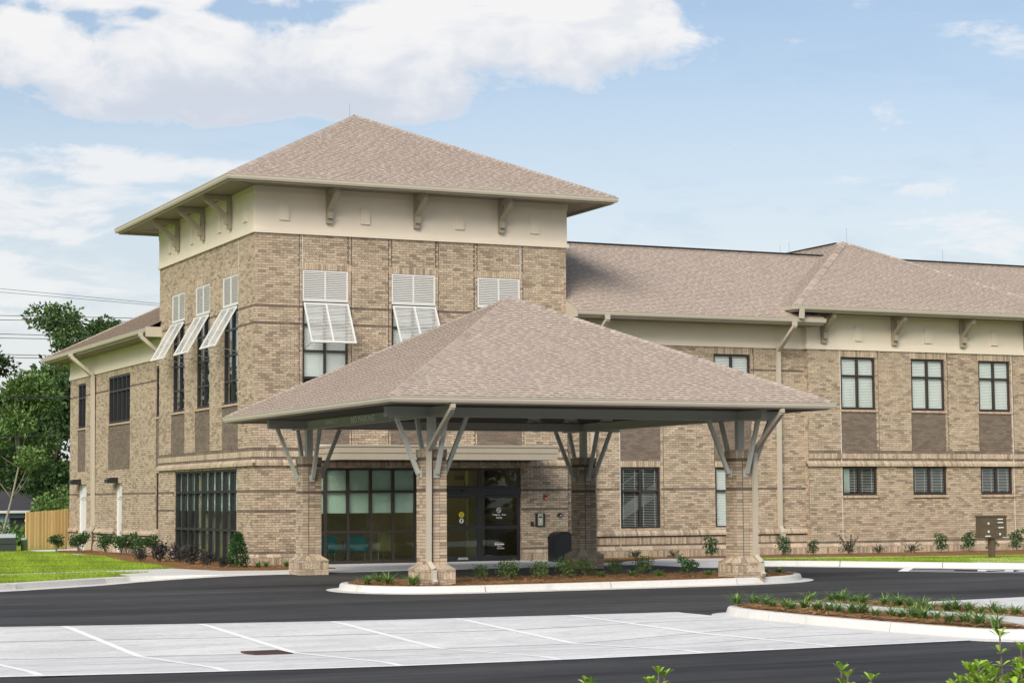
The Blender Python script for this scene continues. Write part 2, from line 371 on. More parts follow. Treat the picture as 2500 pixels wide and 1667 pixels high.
# kerbs: segments with joints; pts run along the road edge, side=+1 puts the road on the right of travel
def offs(pts, d):
    out = []
    for i, p in enumerate(pts):
        a = Vector(pts[max(i-1, 0)]); b = Vector(pts[min(i+1, len(pts)-1)]); t = (b-a).normalized()
        out.append((p[0]+t.y*d, p[1]-t.x*d))
    return out
def densify(pts, step):
    out = []
    for a, b in zip(pts, pts[1:]):
        n = max(1, int(math.dist(a, b)/step))
        out += [(lerp(a[0], b[0], k/n), lerp(a[1], b[1], k/n)) for k in range(n)]
    return out+[pts[-1]]
def chaikin(pts, it=2, closed=False):
    for _ in range(it):
        q = []
        n = len(pts)
        for i in range(n if closed else n-1):
            a, b = pts[i], pts[(i+1) % n]
            q += [(a[0]*.75+b[0]*.25, a[1]*.75+b[1]*.25), (a[0]*.25+b[0]*.75, a[1]*.25+b[1]*.75)]
        if not closed: q = [pts[0]]+q+[pts[-1]]
        pts = q
    return pts
def kerb(pts, seg=3.0, top=0.012, gutter=.32, road=asph_z, width=.17, name='kerb'):
    root = struct(obj(name, None)); pts = densify(pts, .5); L = 0; cur = [pts[0]]; segs = []
    for a, b in zip(pts, pts[1:]):
        L += math.dist(a, b); cur.append(b)
        if L > seg: segs.append(cur); cur = [b]; L = 0
    if len(cur) > 1: segs.append(cur)
    full = {k: offs(pts, d) for k, d in dict(b=-width-.05, t0=-width-.045, t1=-.055, t2=-.03, f=0.0, g=gutter).items()}
    idx = 0
    for sgm in segs:
        n = len(sgm); mb = MB(); prof = []
        for i in range(n):
            j = idx+i; zr = road(*pts[j])
            tp = max(top, zr+.012)
            prof.append([(*full['b'][j], tp-.3), (*full['t0'][j], tp), (*full['t1'][j], tp), (*full['t2'][j], tp-min(.02, (tp-zr)*.3)), (*full['f'][j], zr+.018), (*full['g'][j], zr+.004), (*full['g'][j], zr-.1)])
        idx += n-1
        # leave a 6 mm joint
        for i, e in ((0, 1), (n-1, -1)):
            o = prof[i+e]
            if n > 2 or True:
                prof[i] = [tuple(Vector(a)+(Vector(b)-Vector(a)).normalized()*.014) for a, b in zip(prof[i], o)]
        k = 7
        vs = [p for r in prof for p in r]; fs = [(i*k+m, i*k+m+1, (i+1)*k+m+1, (i+1)*k+m) for i in range(n-1) for m in range(k-1)]
        fs += [tuple(range(k)), tuple((n-1)*k+m for m in range(k-1, -1, -1))]
        mb.add(vs, fs); mb.build('kerb_segment', 'kerb', root)
    return root
LEFT_EDGE = chaikin([(-14, 38.0), (0, 42.6), (6, 45.2), (9.0, 46.8), (10.75, 48.1), (12.4, 49.5), (13.6, 49.75), (15.6, 49.5), (17.3, 49.75)], 1)
kerb(LEFT_EDGE)
RIGHT_EDGE = chaikin([(27.4, 50.8), (28.6, 50.9), (30.2, 50.85), (31.9, 51.0), (33.5, 48.95), (35.2, 46.1), (36.3, 44.5), (41, 37.6), (46, 30)], 2)
kerb(RIGHT_EDGE)
# lawn on the left (falls away behind the fence), lawn on the right
lw = offs(LEFT_EDGE, -.22)
def lawn_left():
    mb = MB(); pts = [(x, y, -.012) for x, y in lw if y < 49.9 and x < 13.0]
    poly = pts+[(13.2, 51.0, -.012), (14.6, 52.6, -.012), (18.5, 55, -.012), (18.5, 88, -.012), (-60, 88, -.012), (-60, 30, -.012)]
    mb.add(poly, [tuple(range(len(poly)))])
    mb.add([(-60, 88, -.012), (60, 88, -.012), (60, 104, -1.25), (-60, 104, -1.25)], [(0, 1, 2, 3)])
    mb.add([(18.5, 83, -.014), (60, 83, -.014), (60, 88, -.014), (18.5, 88, -.014)], [(0, 1, 2, 3)])
    struct(mb.build('lawn', 'lawn'))
lawn_left()
rw = [p for p in offs(RIGHT_EDGE, -.22) if p[0] > 31.6]
sheet('lawn', rw+[(60, 30), (60, 54.5), (44, 54.2), (33.5, 53.4)], -.012, 'lawn', 0)
# pavements
sheet('entrance_pavement', [(17.2, 49.9), (18.6, 49.85), (21.5, 50.0), (25, 50.3), (27.45, 50.6), (27.45, 55.88), (19.2, 55.88), (19.2, 52.4), (17.0, 52.0)], .0, 'kerb', .2)
sheet('pavement', [(12.95, 50.0), (15.6, 49.75), (17.2, 49.9), (17.0, 52.0), (15.9, 52.4), (15.25, 55.0), (13.1, 54.2), (9.6, 53.3), (2, 51.2), (2, 50.8), (9.6, 52.75), (12.9, 53.55), (14.15, 52.55), (12.95, 51.6)], .002, 'kerb', .15)
sheet('pavement', [(27.45, 50.95), (30.2, 51.05), (31.8, 51.2), (32.6, 53.9), (30.6, 54.7), (28.6, 53.2), (27.45, 52.2)], .0, 'kerb', .15)
sheet('pavement', [(32.6, 53.25), (34, 53.05), (37.4, 51.9), (41.4, 51.15), (60, 48), (60, 48.12), (41.4, 51.3), (37.4, 52.07), (34, 53.25), (32.6, 53.5)], .006, 'kerb', .1)
sheet('mailbox_pad', [(38.2, 49.55), (39.6, 48.65), (36.55, 44.95), (35.75, 46.15)], .004, 'kerb', .15)
sheet('door_landing', [(16.2, 77.9), (18.28, 77.9), (18.28, 80), (16.2, 79.5)], .008, 'kerb', .1)
sheet('door_landing', [(16.4, 71.3), (18.28, 72.2), (18.28, 74.2), (16.4, 72.6)], .008, 'kerb', .1)
# mulch beds with pine straw
def straw(name, n, boxes, z, seed, parent=None, inside=None):
    r = np.random.default_rng(seed); P = []
    while len(P) < n:
        b = boxes[r.integers(len(boxes))]; x = r.uniform(b[0], b[1]); y = r.uniform(b[2], b[3])
        if inside is None or inside(x, y): P.append((x, y))
    P = np.array(P); a = r.uniform(0, np.pi, n); L = r.uniform(.10, .30, n); w = .008
    d = np.stack([np.cos(a), np.sin(a), r.uniform(-.12, .12, n)], 1); pz = np.full(n, z)+r.uniform(.0, .035, n)
    c = np.stack([P[:, 0], P[:, 1], pz], 1); sd = np.stack([-d[:, 1], d[:, 0], np.zeros(n)], 1)*w
    h = d*L[:, None]/2; V = np.stack([c-h-sd, c-h+sd, c+h+sd, c+h-sd], 1); V[:, :, 2] = np.maximum(V[:, :, 2], z+.003)
    k = r.uniform(.4, 1.6, n)[:, None]; Cc = np.repeat(np.array([[.42, .245, .115]])*k, 4, 0)
    F = np.arange(4*n).reshape(n, 4)
    return stuff(obj(name, np_mesh(name, V.reshape(-1, 3), F, Cc, 'straw_blade'), parent))
def inpoly(poly):
    def f(x, y):
        c = False; n = len(poly)
        for i in range(n):
            x1, y1 = poly[i]; x2, y2 = poly[(i+1) % n]
            if (y1 > y) != (y2 > y) and x < (x2-x1)*(y-y1)/(y2-y1)+x1: c = not c
        return c
    return f
def bed(name, poly, z, n, seed, hole=None):
    o = sheet(name, poly, z, 'straw', .2)
    xs = [p[0] for p in poly]; ys = [p[1] for p in poly]
    if n: fi = inpoly(poly); fh = inpoly(hole) if hole else (lambda x, y: False); straw('pine_straw', n, [(min(xs), max(xs), min(ys), max(ys))], z, seed, o, lambda x, y: fi(x, y) and not fh(x, y))
    return o
# canopy island
ISL = chaikin([(15.55, 42.2), (15.9, 40.9), (16.9, 40.12), (20, 40.15), (24.5, 40.35), (26.4, 40.9), (27.6, 42.2), (27.7, 43.4), (26.6, 44.3), (22, 44.2), (17, 44.2), (15.9, 43.6)], 2, True)
ISL = ISL+[ISL[0]]
isl_in = offs(ISL, -.2)
kerb(ISL[:], top=.0, gutter=.28)
bed('mulch_bed', isl_in[:-1], .012, 6500, 3)
# planted island right foreground
I2 = [(21.35, 23.2), (19.2, 22.4), (18.05, 22.75), (17.8, 24.2), (17.68, 26.2), (17.72, 28.6), (17.95, 30.1), (18.6, 30.65), (20.2, 30.7), (21.2, 30.0), (21.5, 28.0), (21.5, 23.4)]
I2c = chaikin(I2[::-1], 2, True); I2c = I2c+[I2c[0]]
kerb(I2c, top=.0, gutter=.25, road=lambda x, y: -.146)
WALK = [(19.0, 29.7), (19.68, 29.7), (19.7, 25.6), (19.8, 24.4), (20.6, 22.75), (18.55, 22.75), (19.25, 24.6), (19.1, 26.5), (19.0, 28.2)]
bed('mulch_bed', offs(I2c, -.2)[:-1], .012, 10000, 5, WALK)
sheet('pavement', WALK, .05, 'kerb', .06)
# beds along the walls
bed('mulch_bed', [(17.1, 52.15), (19.15, 52.5), (19.15, 55.9), (16.2, 55.9), (15.4, 55.2), (16.0, 52.5)], .012, 700, 6)
bed('mulch_bed', [(15.6, 55.9), (18.28, 55.9), (18.28, 77.6), (17.0, 77.6), (16.5, 74.0), (16.9, 69.5), (15.9, 62.5), (15.8, 58.5)], .016, 900, 7)
bed('mulch_bed', [(27.9, 53.2), (30.2, 55.0), (32.6, 54.1), (34, 53.3), (41.4, 51.9), (60, 49.5), (60, 56.3), (27.9, 56.3)], .012, 900, 8)
# NO PARKING box painted on the road
def paint_quad(pts, z=-.146):
    mb = MB(); mb.add([(x, y, z) for x, y in pts], [(0, 1, 2, 3)]); return struct(mb.build('road_marking', 'paint'))
A0, A1 = Vector((32.55, 45.3)), Vector((34.25, 47.35)); dirv = Vector((36.25, 44.62))-A1; dirv.normalize(); crs = (A1-A0).normalized()
def pb(u, v): p = A0+dirv*u+crs*v; return (p.x, p.y)
for (u0, u1, v0, v1) in ((0, .28, 0, 2.55), (.28, 9, 0, .2), (.28, 9, 2.4, 2.52)): paint_quad([pb(u0, v0), pb(u1, v0), pb(u1, v1), pb(u0, v1)])
for k in range(2):
    v0 = .75+.55*k; paint_quad([pb(.28, v0), pb(1.5, v0), pb(1.5, v0+.14), pb(.28, v0+.14)])
p = pb(2.1, .75); struct(text_mesh('NO PARKING', 1.35, 'paint', 'road_lettering', None, (p[0], p[1], -.146), (dirv.x, dirv.y, 0), (crs.x, crs.y, 0), bold=.06, xs=1.0))
# drain grate in the valley
g = thing('drain_grate', 'rusty brown iron drain grate set in the concrete parking bay', 'drain grate', (8.9, 27.2, VAL+.006))
mb = MB(); mb.box(-.23, .23, -.3, .3, -.12, -.10); mb.build('pit_floor', 'interior_dark', g)
mb = MB()
for a in ((-.27, .27, -.34, -.3), (-.27, .27, .3, .34), (-.27, -.23, -.3, .3), (.23, .27, -.3, .3)): mb.box(a[0], a[1], a[2], a[3], -.02, .022)
mb.build('frame', 'rust', g)
for k in range(7): mb = MB(); x = -.195+.065*k; mb.box(x-.021, x+.021, -.3, .3, -.02, .018); mb.build('bar', 'rust', g)

# ------------------------------------------------------------------ brick walls
BL, BH, GAP = .2195, .0713, .010
TAN = [(.505, .410, .300), (.46, .370, .268), (.412, .33, .238), (.357, .285, .206), (.288, .23, .168), (.482, .387, .278)]
DARKB = (.175, .138, .108)
def patch(u, v, ph):
    return math.sin(u*1.7+ph)*math.sin(v*2.3+ph*1.7)+.6*math.sin(u*.9+v*1.1+ph*3)
def brick_col(u, v, ph, dark=False):
    if dark: return hashc(DARKB, .22)
    k = rnd.random()-.06*patch(u, v, ph)
    c = TAN[0] if k > .80 else TAN[1] if k > .55 else TAN[5] if k > .42 else TAN[2] if k > .24 else TAN[3] if k > .10 else TAN[4]
    return hashc(c, .10)
BRICK_SINGLES = []           # (W id, box, colour index) candidates that become objects of their own
def subtract(spans, a, b):
    out = []
    for s, e in spans:
        if b <= s or a >= e: out.append((s, e)); continue
        if a > s: out.append((s, a))
        if b < e: out.append((b, e))
    return out
class Wall:
    def __init__(s, W, u0, u1, parent, ph, name='wall', uflip=False):
        s.W, s.u0, s.u1, s.ph = W, u0, u1, ph; s.mb = MB(); s.back = MB(); s.parent = parent; s.name = name
        s.open = []; s.pan = []; s.lin = []; s.gro = []; s.zones = []; s.cand = []; s.skip = []
    def brick(s, a, b, v0, v1, n=.0, col=None, dark=False, cand=False):
        if b-a < .02: return
        col = col or brick_col((a+b)/2, v0, s.ph, dark); j = rnd.uniform(-.0025, .0025)
        if cand and b-a > BL*.9: s.cand.append((a, b, v0, v1, n+j, col)); 
        else: s.mb.lbox(s.W, a, b, v0, v1, min(n, 0)-.025, n+.008+j, col)
    def run(s, v0, v1, dark=False, n=0.0):
        rows = max(1, round((v1-v0)/BH)); h = (v1-v0)/rows
        for r in range(rows):
            a, b = v0+r*h, v0+(r+1)*h; m = (a+b)/2
            sp = [(s.u0, s.u1)]
            for o in s.open+s.lin:
                if o[2] < m < o[3]: sp = subtract(sp, o[0], o[1])
            for g_ in s.gro:
                if g_[1] < m < g_[2]: sp = subtract(sp, g_[0]-.009, g_[0]+.009)
            cuts = []
            for p in s.pan:
                if p[2] < m < p[3]: cuts += [p[0], p[1]]
            off = (int(round(a/h)) % 2)*BL/2
            for (x0, x1) in sp:
                pts = sorted([x0, x1]+[c for c in cuts if x0 < c < x1])
                for c0, c1 in zip(pts, pts[1:]):
                    mid = (c0+c1)/2; dk = dark or any(p[0] < mid < p[1] and p[2] < m < p[3] for p in s.pan)
                    k = math.floor((c0-off)/BL)
                    x = off+k*BL
                    while x < c1-.001:
                        l, rr = max(x, c0), min(x+BL, c1)
                        s.brick(l+GAP/2, rr-GAP/2, a+GAP/2, b-GAP/2, (n-.006 if dk and not dark else n), None, dk, cand=not dk)
                        x += BL
    def soldier(s, u0, u1, v0, v1, n=0.0, w=.0732, dark=False):
        sp = [(u0, u1)]
        for o in s.open:
            if o[2] < (v0+v1)/2 < o[3]: sp = subtract(sp, o[0], o[1])
        for a, b in sp:
            k = max(1, round((b-a)/w)); w_ = (b-a)/k
            for i in range(k): s.brick(a+i*w_+GAP/2, a+(i+1)*w_-GAP/2, v0+GAP/2, v1-GAP/2, n, None, dark)
    def wedge(s, u0, u1, v0, v1, n, lip, w=.0732, piece=None, n2=0.0):      # sloped projecting course, brick by brick
        sp = [(u0, u1)]
        for o in s.open:
            if o[2] < (v0+v1)/2 < o[3]: sp = subtract(sp, o[0]-.02, o[1]+.02)
        for a0, b0 in sp:
            k = max(1, round((b0-a0)/w)); w_ = (b0-a0)/k
            for i in range(k):
                a, b = a0+i*w_+GAP/3, a0+(i+1)*w_-GAP/3
                pr = [(v0, -.01), (v0, n), (v0+lip, n), (v1, n2), (v1, -.01)]
                s.mb.prism(pr, lambda p: s.W(a, p[0], p[1]), lambda p: s.W(b, p[0], p[1]), brick_col(a, v0, s.ph))
            s.back.lbox(s.W, a0, b0, v0+.004, v0+lip, -.005, n-.008)
    def finish(s, v0, v1, depth=.14, nmax=None):
        # mortar backing with holes
        us = sorted(set([s.u0, s.u1]+[x for o in s.open for x in o[:2] if s.u0 < x < s.u1])); vs = sorted(set([v0, v1]+[x for o in s.open for x in o[2:] if v0 < x < v1]))
        for a, b in zip(us, us[1:]):
            for c, d in zip(vs, vs[1:]):
                mu, mv = (a+b)/2, (c+d)/2
                if any(o[0] < mu < o[1] and o[2] < mv < o[3] for o in s.open): continue
                s.back.quad(s.W(a, c, -.014), s.W(b, c, -.014), s.W(b, d, -.014), s.W(a, d, -.014))
        for o in s.open:                              # brick reveals
            rows = int((o[3]-o[2])/BH)
            h = (o[3]-o[2])/max(rows, 1)
            for r in range(rows):
                z0, z1 = o[2]+r*h+GAP/2, o[2]+(r+1)*h-GAP/2
                for ue, sg in ((o[0], 1), (o[1], -1)):
                    s.mb.lbox(s.W, ue-sg*.012, ue+sg*.003, z0, z1, -depth, -.004, brick_col(ue, z0, s.ph))
            for ue in (o[0], o[1]): s.back.quad(s.W(ue, o[2], 0), s.W(ue, o[3], 0), s.W(ue, o[3], -depth), s.W(ue, o[2], -depth))
            for ve in (o[2], o[3]): s.back.quad(s.W(o[0], ve, 0), s.W(o[1], ve, 0), s.W(o[1], ve, -depth), s.W(o[0], ve, -depth))
        w = s.back.build(s.name, 'mortar', s.parent); s.obj = w
        if s.pan:
            for p in s.pan:
                m = MB(); m.quad(s.W(p[0]+.01, p[2], -.011), s.W(p[1]-.01, p[2], -.011), s.W(p[1]-.01, p[3], -.011), s.W(p[0]+.01, p[3], -.011))
                m.build('panel_bed', 'mortar_light', w)
        return w
def fin_bricks(wall, singles=0, key=None):
    cand = wall.cand
    if key: cand = sorted(cand, key=key)
    for c in cand[singles:]: wall.mb.lbox(wall.W, c[0], c[1], c[2], c[3], c[4]-.025, c[4]+.008, c[5])
    stuff(wall.mb.build('brick_courses', 'brick', wall.obj))
    if singles:
        meshes = []
        for c in TAN:
            for k in range(2): m = MB(); m.box(-.5, .5, -.5, .5, -.5, .5, hashc(c, .1)); meshes.append(m.mesh('brick', 'brick'))
        for c in cand[:singles]:
            a, b, v0, v1, n, col = c
            i = min(range(6), key=lambda k: sum((TAN[k][j]-col[j])**2 for j in range(3)))
            p0 = Vector(wall.W(a, v0, n-.025)); p1 = Vector(wall.W(b, v1, n+.008)); d = p1-p0
            obj('brick', meshes[2*i+rnd.randrange(2)], wall.obj, (p0+p1)/2, None, (abs(d.x), abs(d.y), abs(d.z)))

BLD = thing('medical_building', 'tan brick medical building with hipped shingle roofs and a tall square corner tower', 'building')
XT, YT, XR, YK = 17.9, 55.9, 27.95, 66.25      # tower faces
XLW, YM, YB, XB = 18.28, 56.2, 56.0, 36.82     # left wing, recessed front, bay
FW_ = [(19.35, 20.77), (22.14, 23.56), (24.94, 26.37)]; LW_ = [(57.5, 59.05), (60.4, 61.96), (63.2, 64.72)]

# --- windows
def frame_bars(W, us, vs, n0, n1, fwid, mw=None):
    mb = MB(); mw = mw or fwid
    for i, u in enumerate(us):
        e = i in (0, len(us)-1); w = fwid if e else mw
        a, b = (u, u+w) if i == 0 else (u-w, u) if i == len(us)-1 else (u-w/2, u+w/2)
        mb.lbox(W, a, b, vs[0], vs[-1], n0, n1)
    for i, v in enumerate(vs):
        e = i in (0, len(vs)-1); w = fwid if e else mw
        a, b = (v, v+w) if i == 0 else (v-w, v) if i == len(vs)-1 else (v-w/2, v+w/2)
        mb.lbox(W, us[0]+.003, us[-1]-.003, a+.0015, b-.0015, n0-.002, n1-.004)
    return mb
def blinds(W, u0, u1, v0, v1, n, pitch=.052, tilt=.6):
    mb = MB(); k = int((v1-v0)/pitch)
    for i in range(k):
        z = v1-(i+.5)*pitch; a_ = math.atan(tilt); dv = .0255*math.sin(a_); dn = .0255*math.cos(a_)
        mb.quad(W(u0, z-dv, n+dn), W(u1, z-dv, n+dn), W(u1, z+dv, n-dn), W(u0, z+dv, n-dn))
    for uu in (u0+.12, u1-.12): mb.lbox(W, uu-.004, uu+.004, v0, v1, n+.02, n+.024)
    mb.lbox(W, u0, u1, v1-.03, v1+.02, n-.03, n+.03)
    return mb
def window(W, us, vs, parent, n=-.10, dep=.06, bl=None, bt=.6, mat='glass', fwid=.06, sill=None, shade=None, mw=None, gmat='bronze'):
    o = frame_bars(W, us, vs, n, n+dep, fwid, mw).build('window', gmat, parent)
    for a, b in zip(us, us[1:]):
        for c, d in zip(vs, vs[1:]):
            m = MB(); m.lbox(W, a+.02, b-.02, c+.02, d-.02, n+.022, n+.03); m.build('pane', mat, o)
    if bl:
        for a, b in zip(us, us[1:]): blinds(W, a+.035, b-.035, bl[0], bl[1], n-.032, tilt=bt).build('blind', 'blind_white', o)
    if shade:
        for a, b in zip(us, us[1:]): m = MB(); m.lbox(W, a+.04, b-.04, shade[0], shade[1], n-.05, n-.044); m.lbox(W, a+.04, b-.04, shade[0]-.025, shade[0], n-.058, n-.036); m.build('roller_shade', 'shade_cloth', o)
    return o
def sill(W, u0, u1, v0, v1, parent, n=.045):
    mb = MB(); k = max(2, round((u1-u0)/.0732)); w = (u1-u0)/k
    for i in range(k):
        a, b = u0+i*w+.003, u0+(i+1)*w-.003
        mb.prism([(v0, -.10), (v0, n), (v1-.03, n), (v1, -.10)], lambda p: W(a, p[0], p[1]), lambda p: W(b, p[0], p[1]), hashc((.46, .35, .255), .14))
    return mb.build('sill', 'brick', parent)
def room(W, u0, u1, v0, v1, depth, parent, mat='interior_dark'):
    mb = MB(); n = -.125; d = -depth
    mb.quad(W(u0, v0, d), W(u1, v0, d), W(u1, v1, d), W(u0, v1, d))
    for u in (u0, u1): mb.quad(W(u, v0, n), W(u, v1, n), W(u, v1, d), W(u, v0, d))
    for v in (v0, v1): mb.quad(W(u0, v, n), W(u1, v, n), W(u1, v, d), W(u0, v, d))
    return mb.build('interior', mat, parent)

def louver_panel(W, u0, u1, v0, v1, parent, n=-.03):
    mb = MB(); w = .05; um = (u0+u1)/2
    for a, b in ((u0, u0+w), (um-w/2, um+w/2), (u1-w, u1)): mb.lbox(W, a, b, v0, v1, n-.02, n+.03)
    for a, b in ((v0, v0+.07), (v1-.05, v1)): mb.lbox(W, u0+.002, u1-.002, a+.001, b-.001, n-.018, n+.027)
    o = mb.build('louver_panel', 'shutter_white', parent)
    m9 = MB(); m9.lbox(W, u0, u1, v0, v1, n-.05, n-.04); m9.build('backing', 'trim', o)
    k = 15; h = (v1-.05-v0-.07)/k
    base = MB(); base.prism([(0, .018), (h*.62, -.012), (h*.62+.007, -.010), (.007, .022)], lambda p: W(u0+w, p[0], p[1]), lambda p: W(u1-w, p[0], p[1]))
    me = base.mesh('slat', 'shutter_white')
    for i in range(k):
        d = Vector(W(0, v0+.072+i*h, n+.006))-Vector(W(0, 0, 0)); obj('slat', me, o, d)
    return o
def shutter(W, u0, u1, parent, top=(7.60, .03), bot=(6.39, .72)):
    T, B = Vector(top), Vector(bot); L = (B-T).length; d = (B-T)/L; q = Vector((-d.y, d.x))     # d down the panel, q outward normal
    if q.y < 0: q = -q
    def P(u, s, h): r = T+d*s+q*h; return W(u, r.x, r.y)
    def bx(mb, a, b, s0, s1, h0, h1): mb.add([P(u, s, h) for u in (a, b) for s in (s0, s1) for h in (h0, h1)], MB.BF)
    mb = MB(); w = .045; um = (u0+u1)/2
    for a, b in ((u0, u0+w), (um-w/2, um+w/2), (u1-w, u1)): bx(mb, a, b, 0, L, -.02, .025)
    for a, b in ((0, .055), (L-.06, L)): bx(mb, u0+.002, u1-.002, a+.001, b-.001, -.018, .022)
    o = mb.build('shutter', 'shutter_white', parent)
    k = 25; h = (L-.115)/k
    sm = MB(); pr = [(0, .004), (h*.36, -.005), (h*.36+.005, -.001), (.005, .008)]
    sm.prism(pr, lambda p: P(u0+w, p[0]+.056, p[1]), lambda p: P(u1-w, p[0]+.056, p[1])); me = sm.mesh('slat', 'shutter_white')
    st = Vector(P(0, h, 0))-Vector(P(0, 0, 0))
    for i in range(k): obj('slat', me, o, st*i)
    for u in (u0+.03, u1-.03):
        m = MB(); m.tube([P(u, L-.02, -.01), W(u, 6.24, -.02)], .011, 6); m.build('stay_rod', 'chrome', o)
    return o

# --- tower walls
def tower_wall(W, u0, u1, wins, opening, ph, outer, lo, hi):
    w = Wall(W, u0, u1, BLD, ph)
    for a, b in wins: w.open.append((a, b, 4.75, 8.57)); w.pan.append((a-.03, b+.03, 3.38, 4.66)); w.lin.append((a-.10, b+.10, 8.57, 8.77)); w.lin.append((a-.03, b+.03, 4.66, 4.75))
    w.open.append(opening)
    for a, b in wins:
        for g_ in (a-.10, b+.10): w.gro += [(g_, 8.77, 9.6), (g_, 3.38, 8.57)]
        for g_ in (a, b): w.gro.append((g_, 8.77, 9.6))
    w.run(.39, 1.515); w.run(1.515, 1.585, True, -.012); w.run(1.585, 2.09); w.run(2.09, 2.16, True, -.012); w.run(2.16, 2.86)
    w.run(.325, .39, True, -.008)
    w.soldier(lo, hi, 3.11, 3.29, .012); w.run(3.04, 3.11, True, -.004); w.run(3.29, 3.38, True, -.01)
    w.run(3.38, 6.945); w.run(6.945, 7.015, True, -.012); w.run(7.015, 7.445); w.run(7.445, 7.515, True, -.012); w.run(7.515, 9.6)
    for a, b in wins: w.soldier(a-.10, b+.10, 8.57, 8.77)
    w.wedge(lo-outer, hi, 2.86, 3.04, outer, .085)
    w.soldier(lo-.07, hi, 0, .22, .075); w.wedge(lo-.075, hi, .22, .325, .075+outer*.03, .03, w=BL)
    w.finish(-.1, 9.6)
    return w
wf = tower_wall(WF(YT), XT, XR, FW_, (19.35, 26.36, -.05, 2.82), 1.0, .095, XT, XR)
wl = tower_wall(WL(XT), YT, YK, LW_, (57.56, 64.33, .03, 2.82), 2.2, .098, YT, YK)
# right and rear tower faces, plain above the wing roofs
mb = MB(); mb.quad((XR, YT, 0), (XR, YK, 0), (XR, YK, 9.6), (XR, YT, 9.6)); mb.quad((XT, YK, 0), (XR, YK, 0), (XR, YK, 9.6), (XT, YK, 9.6)); mb.build('wall', 'mortar', BLD)
fin_bricks(wf, 230, key=lambda c: (0 if c[0] < 21.9 and c[3] < 9.5 and not (c[2] < 4.6 and c[0] > 18.9) else 1, c[0]*.42-c[2]*.02))
fin_bricks(wl, 70, key=lambda c: c[0])
F_, L_ = WF(YT), WL(XT)
for i, (a, b) in enumerate(FW_):
    m = (a+b)/2
    o = window(F_, [a, m, b], [4.75, 5.42, 6.2, 6.97, 7.65], BLD, bl=(5.45, 7.6), shade=None, bt=2.2)
    m2 = MB(); m2.lbox(F_, a+.05, b-.05, 5.45, 6.16, -.20, -.19); m2.build('roller_shade', 'shade_cloth', o)
    sill(F_, a-.03, b+.03, 4.66, 4.75, o)
    louver_panel(F_, a+.005, b-.005, 7.65, 8.565, BLD); shutter(F_, a+.02, b-.01, BLD)
for i, (a, b) in enumerate(LW_):
    m = (a+b)/2
    o = window(L_, [a, m, b], [4.75, 5.42, 6.2, 6.97, 7.65], BLD, n=-.14, mat='glass_side', dep=.085, gmat='black_metal')  # black instead of bronze: reflected sky put into the frame colour
    m2 = MB(); m2.lbox(L_, a+.45, b-.45, 4.85, 7.0, -.32, -.31); m2.build('roller_shade', 'shade_cloth', o)
    sill(L_, a-.03, b+.03, 4.66, 4.75, o)
    louver_panel(L_, a+.005, b-.005, 7.65, 8.565, BLD); shutter(L_, a+.02, b-.01, BLD)
mb = MB()   # upper storey rooms of the tower
mb.quad((XT+2.4, YT+1.6, 3.6), (XR-.3, YT+1.6, 3.6), (XR-.3, YT+1.6, 9.4), (XT+2.4, YT+1.6, 9.4))
mb.quad((XT+2.4, YT+1.6, 3.6), (XT+2.4, YK-.3, 3.6), (XT+2.4, YK-.3, 9.4), (XT+2.4, YT+1.6, 9.4))
mb.quad((XT+.12, YT+.12, 3.6), (XR-.1, YT+.12, 3.6), (XR-.1, YK-.1, 3.6), (XT+.12, YK-.1, 3.6)); mb.build('interior', 'interior_dark', BLD)
# lobby
mb = MB(); mb.quad((XT+.12, YT+.12, .0), (XR-.1, YT+.12, .0), (XR-.1, YK-.1, .0), (XT+.12, YK-.1, .0)); mb.build('lobby_floor', 'interior_floor', BLD)
mb = MB(); mb.quad((XT+.12, YT+6, 0), (XR-.1, YT+6, 0), (XR-.1, YT+6, 3.5), (XT+.12, YT+6, 3.5)); mb.quad((XT+4.4, YT+6, 0), (XT+4.4, YK-.1, 0), (XT+4.4, YK-.1, 3.5), (XT+4.4, YT+6, 3.5))
mb.box(22.6, 22.9, 59.0, 59.3, 0, 3.5); mb.box(25.7, 26.2, 58.4, 58.6, 0, 3.4); mb.build('interior', 'interior_wall', BLD)
